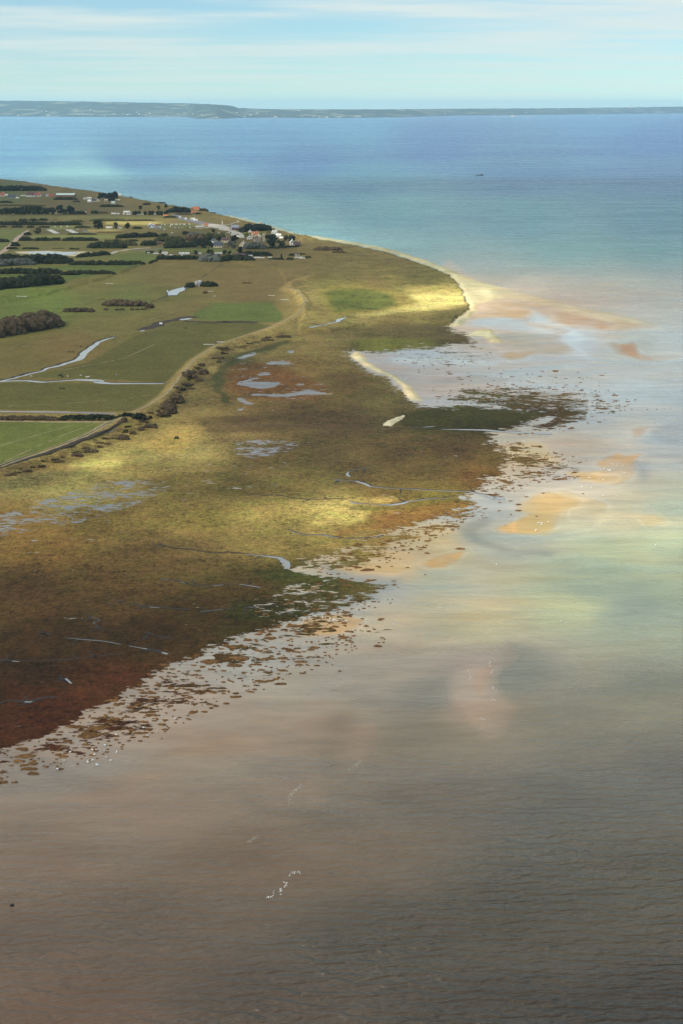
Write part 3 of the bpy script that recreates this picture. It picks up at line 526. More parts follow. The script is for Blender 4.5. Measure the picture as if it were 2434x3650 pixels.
# ------------------------------------------------------------------ far coast across the bay
def vdep(v): return PITCH - math.atan((1825-v)/FPX)
FB = [(-900,270),(-300,268),(0,267.5),(200,268.5),(430,268.5),(445,272),(500,273),(560,270.5),(800,271),(900,269.5),(1050,265.5),(1200,264),(1400,262),(1568,260),(1800,259),(2400,258)]
FT = [(-900,232),(-300,231),(0,232),(120,232.5),(200,233.5),(330,236),(420,237.5),(500,240.5),(535,244),(548,248.5),(600,250.5),(800,251.5),(1000,250.5),(1300,248.5),(1568,245),(1800,244),(2400,244)]
def itp(t, x): return float(np.interp(x, [a for a, b in t], [b for a, b in t]))
hx = np.arange(-900, 2401, 6.0); NR = 14; hv = []; HSURF = {}
def hill_col(x):
    u = x*1.5523; vb = itp(FB, x)*1.5523; vt = itp(FT, x)*1.5523
    X0, Y0 = ground(u, vb); X0, Y0 = float(X0), float(Y0); d0 = math.hypot(X0, Y0)
    pts = []
    for k in range(NR+3):
        t_ = min(k/NR, 1); d = d0+t_*3600 + (k-NR)*1500*(k > NR); X, Y = X0*d/d0, Y0*d/d0
        dtop = d0+3600; ztop = H-dtop*math.tan(vdep(vt))*1.0
        n_ = float(fbm(np.array([X/520.]), np.array([Y/520.]), 4, 77)[0])-.5
        z = 1.5+(ztop-1.5)*(t_**1.25) + n_*26*math.sin(math.pi*min(t_, .98))*(.25+ztop/220) + (float(vnoise(np.array([X/60.]), np.array([Y/200.]), 5)[0])*9 if 0 < t_ else 0)
        if k > NR: z = 1.5+(ztop)*(1-.4*(k-NR))
        pts.append((X, Y, z))
    return pts
for x in hx: hv += hill_col(x)
nk = NR+3; b = MB(); b.v = hv; b.f = [(i*nk+j, (i+1)*nk+j, (i+1)*nk+j+1, i*nk+j+1) for i in range(len(hx)-1) for j in range(nk-1)]
m, t, bv, o = newmat('far_woods_and_fields'); g = N(t, 'ShaderNodeNewGeometry')
vo = N(t, 'ShaderNodeTexVoronoi'); vo.inputs['Scale'].default_value = 1/330; t.links.new(g.outputs['Position'], vo.inputs['Vector'])
nn_ = noise_n(t, g.outputs['Position'], 1/420, 5, .6)
sp = N(t, 'ShaderNodeSeparateColor'); t.links.new(vo.outputs['Color'], sp.inputs[0])
c1 = mixc(t, range_n(t, sp.outputs[0], .62, .72, 0, 1), (.055, .066, .055, 1), (.19, .20, .14, 1)); c1 = mixc(t, range_n(t, nn_, .46, .56, 0, 1), c1, (.048, .058, .050, 1))
t.links.new(c1, bv.inputs['Base Color']); bv.inputs['Roughness'].default_value = 1; bv.inputs['Specular IOR Level'].default_value = .05
hills = b.build('hills', m, smooth=True); tag(hills, kind='structure')

# ------------------------------------------------------------------ paint, brick, leaf materials
WHITE = mat('white_render', (.72, .70, .64), .8, .10, .4); CREAM = mat('cream_render', (.62, .54, .38), .85, .14, .4); STONE = mat('stone', (.34, .29, .22), .9, .25, .5)
GREYW = mat('grey_render', (.40, .39, .37), .85, .2, .4); BRICK = mat('brown_brick', (.18, .08, .06), .9, .2, .6)
SLATE = mat('slate_tiles', (.055, .06, .085), .6, .2, .7); ORANGE = mat('orange_tiles', (.42, .15, .07), .8, .2, .7); REDT = mat('red_tiles', (.30, .07, .05), .8, .2, .7); BROWNT = mat('brown_tiles', (.09, .05, .05), .8, .2, .7); TIN = mat('pale_tin_roof', (.42, .52, .50), .5, .12, .3); ZINC = mat('zinc_roof', (.22, .25, .36), .4, .12, .3)
GLASS = mat('dark_glass', (.02, .025, .03), .12, .1, 1, 0, .6); WPAINT = mat('white_paint', (.82, .82, .80), .35, .05, .3); TYRE = mat('tyre', (.02, .02, .02), .8, .1, 2)
METAL = mat('grey_metal', (.35, .36, .38), .45, .1, 1, .5); CONC = mat('pale_concrete', (.46, .44, .40), .9, .15, .3); WOOD = mat('weathered_wood', (.16, .12, .09), .9, .3, 1); BARK = mat('bark', (.06, .045, .035), .95, .3, 1)
def leaf(name, c1, c2, sc=.35):
    m, t, bv, o = newmat(name); g = N(t, 'ShaderNodeNewGeometry'); n = noise_n(t, g.outputs['Position'], sc, 5, .65); oi = N(t, 'ShaderNodeObjectInfo')
    c = mixc(t, range_n(t, n, .32, .68, 0, 1), (*c1, 1), (*c2, 1)); c = mixc(t, 1.0, c, range_n(t, oi.outputs['Random'], 0, 1, .75, 1.25), 'MULTIPLY')
    t.links.new(c, bv.inputs['Base Color']); bv.inputs['Roughness'].default_value = .9; bv.inputs['Specular IOR Level'].default_value = .08; return m
DARK = leaf('dark_leaves', (.007, .009, .006), (.034, .038, .016)); PINE = leaf('pine_needles', (.007, .010, .010), (.018, .022, .018)); OLIVE = leaf('olive_leaves', (.030, .032, .012), (.075, .072, .026)); YELG = leaf('yellow_green_leaves', (.10, .10, .02), (.22, .20, .05))
GREYL = leaf('grey_willow_leaves', (.045, .048, .042), (.13, .13, .115)); SCRUB = leaf('brown_scrub', (.042, .029, .019), (.115, .080, .045)); BLOSS = leaf('white_blossom', (.25, .24, .23), (.55, .53, .52)); TUSS = leaf('cordgrass', (.075, .034, .013), (.20, .105, .036), .6)

# ------------------------------------------------------------------ roads, tracks, creeks: sheets laid just above the ground
def ribbon(name, r, pts, w, m, lift=.15, label=None, taper=None, edge_noise=.25, gaps=0.0):
    P = pxs(r, pts); Q = []
    for i in range(len(P)-1):
        n = max(2, int(math.hypot(P[i+1][0]-P[i][0], P[i+1][1]-P[i][1])/6))
        for k in range(n): f = k/n; Q.append((P[i][0]+(P[i+1][0]-P[i][0])*f, P[i][1]+(P[i+1][1]-P[i][1])*f, (i+f)/(len(P)-1)))
    Q.append((*P[-1], 1.0)); Q = np.array(Q)
    z = heights(Q[:, 0], Q[:, 1]); X, Y = ground(Q[:, 0], Q[:, 1])
    X = X + (fbm(X/12, Y/12, 3, 8)-.5)*float(np.mean(w))*1.2*(edge_noise > 0)
    dx, dy = np.gradient(X), np.gradient(Y); l = np.hypot(dx, dy)+1e-9; nx, ny = -dy/l, dx/l
    ww = np.interp(Q[:, 2], np.linspace(0, 1, len(w)), w) if isinstance(w, (list, tuple)) else np.full(len(X), w)
    ww = ww*(1-edge_noise+2*edge_noise*fbm(X/9, Y/9, 3, 4))
    b = MB()
    for i in range(len(X)): b.v += [(X[i]+nx[i]*ww[i]/2, Y[i]+ny[i]*ww[i]/2, z[i]+lift), (X[i]-nx[i]*ww[i]/2, Y[i]-ny[i]*ww[i]/2, z[i]+lift)]
    b.f = [(2*i, 2*i+1, 2*i+3, 2*i+2) for i in range(len(X)-1) if vnoise(X[i]/6+3, Y[i]/6, 12) >= gaps]
    o = b.build(name, m); tag(o, kind='structure'); return o
def water_mat(name, col, rough=.08):
    m, t, bv, o = newmat(name); bv.inputs['Base Color'].default_value = (*col, 1); bv.inputs['Roughness'].default_value = rough; bv.inputs['IOR'].default_value = 1.33
    g = N(t, 'ShaderNodeNewGeometry'); bu = N(t, 'ShaderNodeBump'); bu.inputs['Strength'].default_value = .06; t.links.new(noise_n(t, g.outputs['Position'], .5, 3), bu.inputs['Height']); t.links.new(bu.outputs[0], bv.inputs['Normal']); return m
STILL = water_mat('still_water', (.27, .27, .26)); DITCH = mat('dark_ditch_mud', (.018, .013, .010), .7, .3, .3); BANKM = mat('ditch_bank_scrub', (.040, .026, .017), .9, .4, .25)
TRACK = mat('pink_dirt', (.34, .25, .19), .95, .2, .2); ASPH = mat('asphalt', (.13, .13, .14), .9, .15, .2); PLAZA = mat('pale_gravel', (.36, .33, .28), .95, .15, .2); STRAW = mat('dry_grass_verge', (.30, .24, .13), .95, .3, .25); WETMUD = mat('wet_track', (.15, .12, .115), .4, .3, .1, 0, .5)
# farm streams
main = [(-60, 372), (0, 365), (70, 348), (140, 330), (210, 315), (280, 295), (340, 275), (400, 255), (480, 236), (560, 212), (620, 195), (660, 165), (690, 120), (740, 85), (790, 48), (850, 24), (900, 10)]
ribbon('stream_bank', 'F', [(x-6, y-5) for x, y in main], [7, 6, 6, 6, 7, 9, 9, 8, 6, 6], BANKM, .10)
ribbon('stream', 'F', main, [3, 3, 3, 3, 4, 5, 8, 7, 4, 2], STILL, .16)
ribbon('stream_bank', 'E', [(0, 728), (60, 705), (120, 690), (190, 662), (260, 645), (330, 634), (400, 620), (450, 606), (505, 600)], 13, BANKM, .10)
ribbon('stream', 'E', [(0, 741), (40, 728)], 3, STILL, .17); ribbon('stream', 'E', [(370, 634), (400, 628), (460, 618)], [3, 9, 6], STILL, .17)
ribbon('stream_bank', 'E', [(400, 642), (500, 648), (600, 652), (690, 655)], 8, BANKM, .10); ribbon('stream_bank', 'E', [(690, 652), (800, 652), (940, 648), (1070, 656)], 12, BANKM, .10)
crk = [(-60, 372), (40, 362), (130, 358), (230, 358), (300, 366), (350, 370), (450, 361), (560, 354), (620, 350), (700, 352), (800, 358), (775, 372), (850, 379), (950, 381), (1100, 380), (1200, 381), (1305, 380)]
ribbon('stream_bank', 'F', [(x, y-5) for x, y in crk], 5, DITCH, .10, edge_noise=.1)
ribbon('stream', 'F', crk, [3, 5, 4, 5, 5, 3, 3, 4, 7, 9, 8, 7, 5, 4, 4, 3], STILL, .17, edge_noise=.1)
# pond
P_ = pxs('E', [(250, 372), (300, 352), (360, 335), (440, 322), (445, 335), (405, 360), (365, 375), (340, 402), (258, 404), (256, 390)])
for nm, m_, gx_, lf in (('pond_bank', DITCH, 1.14, .12), ('pond', STILL, 1.0, .2)):
    cx = sum(p[0] for p in P_)/len(P_); cy = sum(p[1] for p in P_)/len(P_); b = MB()
    q = [ground(cx+(p[0]-cx)*gx_, cy+(p[1]-cy)*gx_) for p in P_]; zz = zat(cx, cy)
    b.add([(float(x), float(y), zz+lf) for x, y in q], [tuple(range(len(q)-1, -1, -1))]); tag(b.build(nm, m_), kind='structure')
fp = pxs('C', [(150, 128), (280, 122), (450, 118), (600, 128), (760, 125), (850, 132), (800, 150), (660, 168), (560, 150), (440, 152), (330, 150), (200, 145)])
for nm, m_, gx_, lf in (('pond_bank', mat('dry_pond_bed', (.42, .36, .22), .9, .3, .1), 1.06, .14), ('pond', STILL, .72, .22)):
    cx = sum(p[0] for p in fp)/len(fp)-(25 if lf > .2 else 0); cy = sum(p[1] for p in fp)/len(fp); b = MB(); q = [ground(cx+(p[0]-cx)*gx_, cy+(p[1]-cy)*gx_) for p in fp]
    b.add([(float(x), float(y), zat(cx, cy)+lf) for x, y in q], [tuple(range(len(q)-1, -1, -1))]); tag(b.build(nm, m_), kind='structure')
# farm tracks and roads
ribbon('dirt_track', 'A', [(-80, 790), (0, 732), (60, 690), (130, 625), (190, 570), (235, 535)], [11, 10, 9, 8, 6], TRACK, .14)
ribbon('road', 'B', [(60, 485), (150, 475), (250, 463), (330, 455), (420, 450)], 7, ASPH, .14, edge_noise=.05)
ribbon('road', 'B', [(395, 190), (425, 213), (470, 230), (540, 243), (610, 262), (650, 272)], [14, 16, 22, 26, 26, 20], ASPH, .14, edge_noise=.05)
ribbon('road', 'B', [(650, 268), (690, 280), (730, 293), (780, 306), (830, 322), (880, 336), (910, 350), (935, 378)], [30, 34, 34, 22, 14, 14, 16, 14], PLAZA, .18, edge_noise=.05)
ribbon('dirt_track', 'B', [(180, 272), (200, 285), (230, 300), (270, 304)], [10, 18, 18, 14], ASPH, .14); ribbon('dirt_track', 'B', [(200, 270), (300, 271), (400, 272), (510, 268)], 7, ASPH, .13, edge_noise=.05)
ribbon('dirt_track', 'A', [(940, 738), (1000, 715), (1100, 702), (1180, 692), (1300, 685)], 8, PLAZA, .13)
ribbon('concrete_ramp', 'A', [(420, 528), (455, 545), (490, 562)], 11, CONC, .16, edge_noise=0); ribbon('concrete_ramp', 'A', [(585, 528), (620, 545), (655, 560)], 12, CONC, .16, edge_noise=0); ribbon('concrete_ramp', 'A', [(712, 530), (735, 545), (750, 556)], 6, ASPH, .16, edge_noise=0)
# ditch, hedge track and lane beside the dyke
dyk = [(-60, 520), (0, 492), (120, 446), (240, 405), (340, 362), (480, 322), (600, 284), (700, 240), (790, 196), (860, 155), (905, 132)]
ribbon('dirt_track', 'R', dyk, 3.2, STRAW, .12); ribbon('ditch', 'R', [(x+4, y+9) for x, y in dyk], 1.8, DITCH, .12)
dk2 = [(-60, 545), (0, 520), (140, 480), (300, 428), (420, 392), (560, 345), (680, 295), (790, 245), (880, 205), (960, 155)]
ribbon('stream_bank', 'R', [(x, y-8) for x, y in dk2], 4.2, BANKM, .12); ribbon('ditch', 'R', dk2, 3.0, DITCH, .16); ribbon('ditch_water', 'R', [(870, 222), (905, 202), (950, 182)], 1.4, STILL, .2)
ribbon('dirt_track', 'F', [(-60, 600), (0, 603), (240, 606), (420, 610), (640, 612), (800, 618), (930, 620)], [5, 5, 6, 6, 6, 4], WETMUD, .13); ribbon('dirt_track', 'F', [(0, 601), (300, 604), (560, 607)], 1.6, CONC, .18)
ribbon('dirt_track', 'F', [(-60, 680), (200, 682), (420, 688), (650, 686), (920, 688)], 4, STRAW, .13)
ribbon('footpath', 'D', [(0, 1083), (130, 1038), (200, 1010), (250, 983), (290, 963), (340, 940), (385, 910), (420, 864), (450, 830), (500, 798), (560, 778), (620, 758), (660, 740), (690, 723), (701, 700), (681, 672), (655, 664)], 1.7, STRAW, .22, edge_noise=.3)
for r, q, w in (('C', [(330, 752), (420, 728), (500, 710), (588, 688)], 1.6), ('E', [(90, 470), (160, 440), (250, 406)], 2.0), ('E', [(785, 98), (700, 150), (640, 190), (570, 240)], 2.0), ('C', [(1395, 602), (1480, 575), (1560, 545)], 1.6), ('C', [(-40, 300), (300, 258), (640, 252), (1320, 254)], 2.0), ('C', [(1000, 455), (1200, 440), (1400, 432)], 1.5), ('F', [(-40, 445), (200, 430), (480, 424)], .9), ('F', [(960, 60), (1100, 120), (1300, 150)], .9)): ribbon('ditch', r, q, w, BANKM, .11, edge_noise=.5, gaps=.2)
for r, q in (('R', [(40, 440), (300, 320), (560, 210), (760, 140)]), ('R', [(-40, 330), (300, 230), (620, 140)]), ('F', [(330, 300), (620, 250), (980, 180), (1250, 60)]), ('F', [(60, 560), (500, 540), (1000, 500), (1200, 470)]), ('E', [(560, 600), (900, 560), (1320, 560)]), ('E', [(640, 520), (960, 500), (1260, 510)]), ('C', [(0, 640), (300, 600), (620, 590)]), ('F', [(120, 90), (420, 40), (640, 10)]), ('E', [(20, 650), (220, 590), (420, 520)])): ribbon('vehicle_track', r, q, .8, STRAW, .12, edge_noise=.6, gaps=.32)
# creeks winding through the salt marsh
def creek(r, pts, w, water=True, gap=0.0):
    ribbon('creek_bank', r, [(x, y-2) for x, y in pts], [q*.62+.9 for q in w], DITCH, .08, edge_noise=.6, gaps=.16)
    rr_ = random.Random(int(pts[0][0]*7+pts[0][1])); k_ = 900/REG[r][2]
    for _ in range(3 if r in 'LMJ' else 0):
        i_ = rr_.randrange(len(pts)-1); f_ = rr_.random(); x_, y_ = pts[i_][0]+(pts[i_+1][0]-pts[i_][0])*f_, pts[i_][1]+(pts[i_+1][1]-pts[i_][1])*f_
        sd_ = rr_.choice((-1, 1)); a_ = rr_.uniform(.3, 1.0); br = [(x_, y_)]
        for _k in range(4): a_ += rr_.uniform(-.5, .5); x_ -= 26*k_*math.cos(a_)*rr_.uniform(.6, 1.3); y_ += sd_*10*k_*math.sin(abs(a_)+.2); br.append((x_, y_))
        ribbon('creek_bank', r, br, [1.3, 1.0, .7, .5, .3], DITCH, .09, edge_noise=.6, gaps=.15)
    if water: ribbon('tidal_creek', r, pts, [q*.62 for q in w], STILL, .14, edge_noise=.6, gaps=(.60 if max(w) < 2 else .30 if max(w) < 5 else 0))
creek('G', [(240, 818), (500, 822), (870, 832), (1100, 836), (1290, 841), (1500, 838), (1568, 840)], [.3, .5, .5, .6, .8], False); creek('I', [(0, 801), (120, 803), (260, 806)], [1, 1, 1], False)
creek('I', [(165, 797), (230, 792)], [1, 2.5, 1]); creek('I', [(262, 808), (380, 810), (500, 812), (600, 818), (690, 823), (760, 826), (860, 828)], [1.5, 4, 6, 9, 8, 10])
creek('L', [(1240, 298), (1150, 310), (1115, 322), (1105, 340), (1128, 352)], [.6, .8, 1.2, 3, 3]); creek('L', [(1036, 372), (1080, 374), (1165, 380)], [2.5, 1, 1])
creek('J', [(85, 277), (115, 286), (150, 302), (220, 309), (330, 313), (400, 317), (470, 321), (540, 324), (600, 322), (660, 335), (710, 352), (760, 352)], [2.5, 3.5, 1.5, 1.2, 1.2, 1.5, 2, 4, 8, 12])
creek('L', [(470, 456), (560, 464), (690, 467), (800, 490), (920, 494), (1040, 490), (1110, 493)], [.4, .5, .6, .8, .9], False)
creek('J', [(60, 368), (80, 377), (130, 380), (190, 384), (250, 386), (300, 378), (325, 370), (420, 358), (530, 352)], [3, 3, 1.2, 1.5, 4, 5, 2, 1.2, 1.2])
creek('L', [(745, 680), (800, 704), (870, 716), (960, 712), (1010, 726), (1130, 738), (1250, 728), (1340, 714)], [.8, 1.2, .8, 2.5, 1, 1, 1])
creek('L', [(-100, 770), (50, 800), (150, 806), (270, 828), (370, 822), (480, 832)], [.6, .6, .6, .6], False); creek('L', [(480, 833), (540, 840), (620, 848), (700, 858), (735, 885), (745, 925)], [1, 2, 3, 6, 7, 6])
creek('M', [(640, 75), (700, 82), (760, 98), (830, 105), (900, 98), (970, 98), (1040, 110)], [.4, .9, .5, 1, .5, 1, 1.6]); creek('M', [(446, 158), (520, 172), (560, 184), (620, 190), (700, 195), (760, 200)], [.8, .8, .9, .6, .9]); creek('M', [(800, 206), (930, 194), (1040, 183), (1100, 180)], [.4, .7, .5])
creek('M', [(250, 310), (330, 318), (420, 325), (490, 338), (560, 352), (620, 362), (670, 376)], [.4, .5, .5, 1.4, 3]); creek('M', [(-60, 392), (30, 402), (78, 407)], [1, 1.4, 1]); creek('M', [(80, 403), (180, 402), (290, 398), (400, 384), (500, 374)], [.4, .4, .5, .5], False)
creek('M', [(580, 290), (630, 304), (690, 312)], [.5, .8, .8]); creek('M', [(0, 573), (30, 562), (70, 566), (120, 568), (170, 552), (230, 548)], [.8, 1.2, 1.2, .7]); creek('M', [(265, 474), (285, 494)], [1.2, 1.2]); creek('M', [(182, 296), (200, 298)], [1.6, 1.4])
creek('M', [(340, 220), (400, 240), (372, 250), (400, 272), (415, 288)], [.3, .4, .5, .5])
creek('G', [(790, 148), (850, 132), (930, 118), (985, 108), (995, 90), (1040, 72)], [6, 5, 4, 6, 9, 4])
creek('G', [(1000, 792), (1050, 820)], [.7, .7], False)

# ------------------------------------------------------------------ hedges, bushes and trees
def bushes(name, label, cat, r, x0, x1, yb, h, m, yb2=None, deep=1.2, group=None, fill=1.0, top=None, vary=.35):
    yb2 = yb if yb2 is None else yb2
    (ax, ay, az), (bx, by, bz) = at(r, x0, yb), at(r, x1, yb2); s_ = mpp(r, (x0+x1)/2, (yb+yb2)/2)
    hm = h*s_*1.08/(1+.13*deep); ln = math.hypot(bx-ax, by-ay); dp = hm*deep
    cx, cy, cz = (ax+bx)/2, (ay+by)/2+dp/2, (az+bz)/2; b = MB()
    n = int(max(5, min(170, fill*ln*dp/(hm*hm*.16)+3)))
    dxn, dyn = (bx-ax)/(ln+1e-6), (by-ay)/(ln+1e-6)
    for i in range(n):
        t_ = (i+random.random())/n-.5; q = random.uniform(-.5, .5); e = max(.25, 1-abs(2*t_)**6*.6)
        hh = hm*(1-vary*random.random())*e*(1-.35*abs(2*q)**2); rr = hm*random.uniform(.30, .46)
        px_, py_ = t_*max(ln-rr, .2)*dxn-q*dp*dyn*.3, t_*max(ln-rr, .2)*dyn+q*dp
        b.blob((px_, py_, max(hh-rr*.8, rr*.3)), (rr, rr, rr*.85), 2, .25)
        if random.random() < .8: b.blob((px_+random.uniform(-.3, .3)*rr, py_, hh*.42), (rr*.95, rr*.95, hh*.45), 1, .2)
    o = b.build(name, m, loc=(cx, cy, cz-.1)); return tag(o, label, cat, group)
def tree(label, r, x, yb, h, m, wide=.42, group=None, name='tree', kind='round'):
    X, Y, Z = at(r, x, yb); s_ = mpp(r, x, yb); hm = h*s_*.92; rr = hm*wide
    o = thing(name, label, 'tree', (X, Y+rr*.6, Z-.1), random.random()*6, group)
    tr = MB(); tr.cone((0, 0, 0), (0, 0, hm*.55), hm*.045, hm*.02, 6)
    for k in range(4): a = k*1.6+random.random(); tr.cone((0, 0, hm*.3), (rr*.5*math.cos(a), rr*.5*math.sin(a), hm*.62), hm*.018, hm*.007, 5)
    tr.build('trunk', BARK, o); c = MB()
    for k in range(26):
        a = random.random()*6.283; q = random.random()**.6; zz = random.uniform(.18, .92)
        env = (math.sin(math.pi*min(1, (zz-.02)/1.02))**.6) if kind == 'round' else max(.18, 1.05-zz)
        s = hm*random.uniform(.12, .19)*(1 if kind == 'round' else .75)
        c.blob((rr*env*q*math.cos(a)*.85, rr*env*q*math.sin(a)*.85, hm*zz-s*.2), (s, s, s*.85), 2, .28)
    c.build('crown', m, o); return o

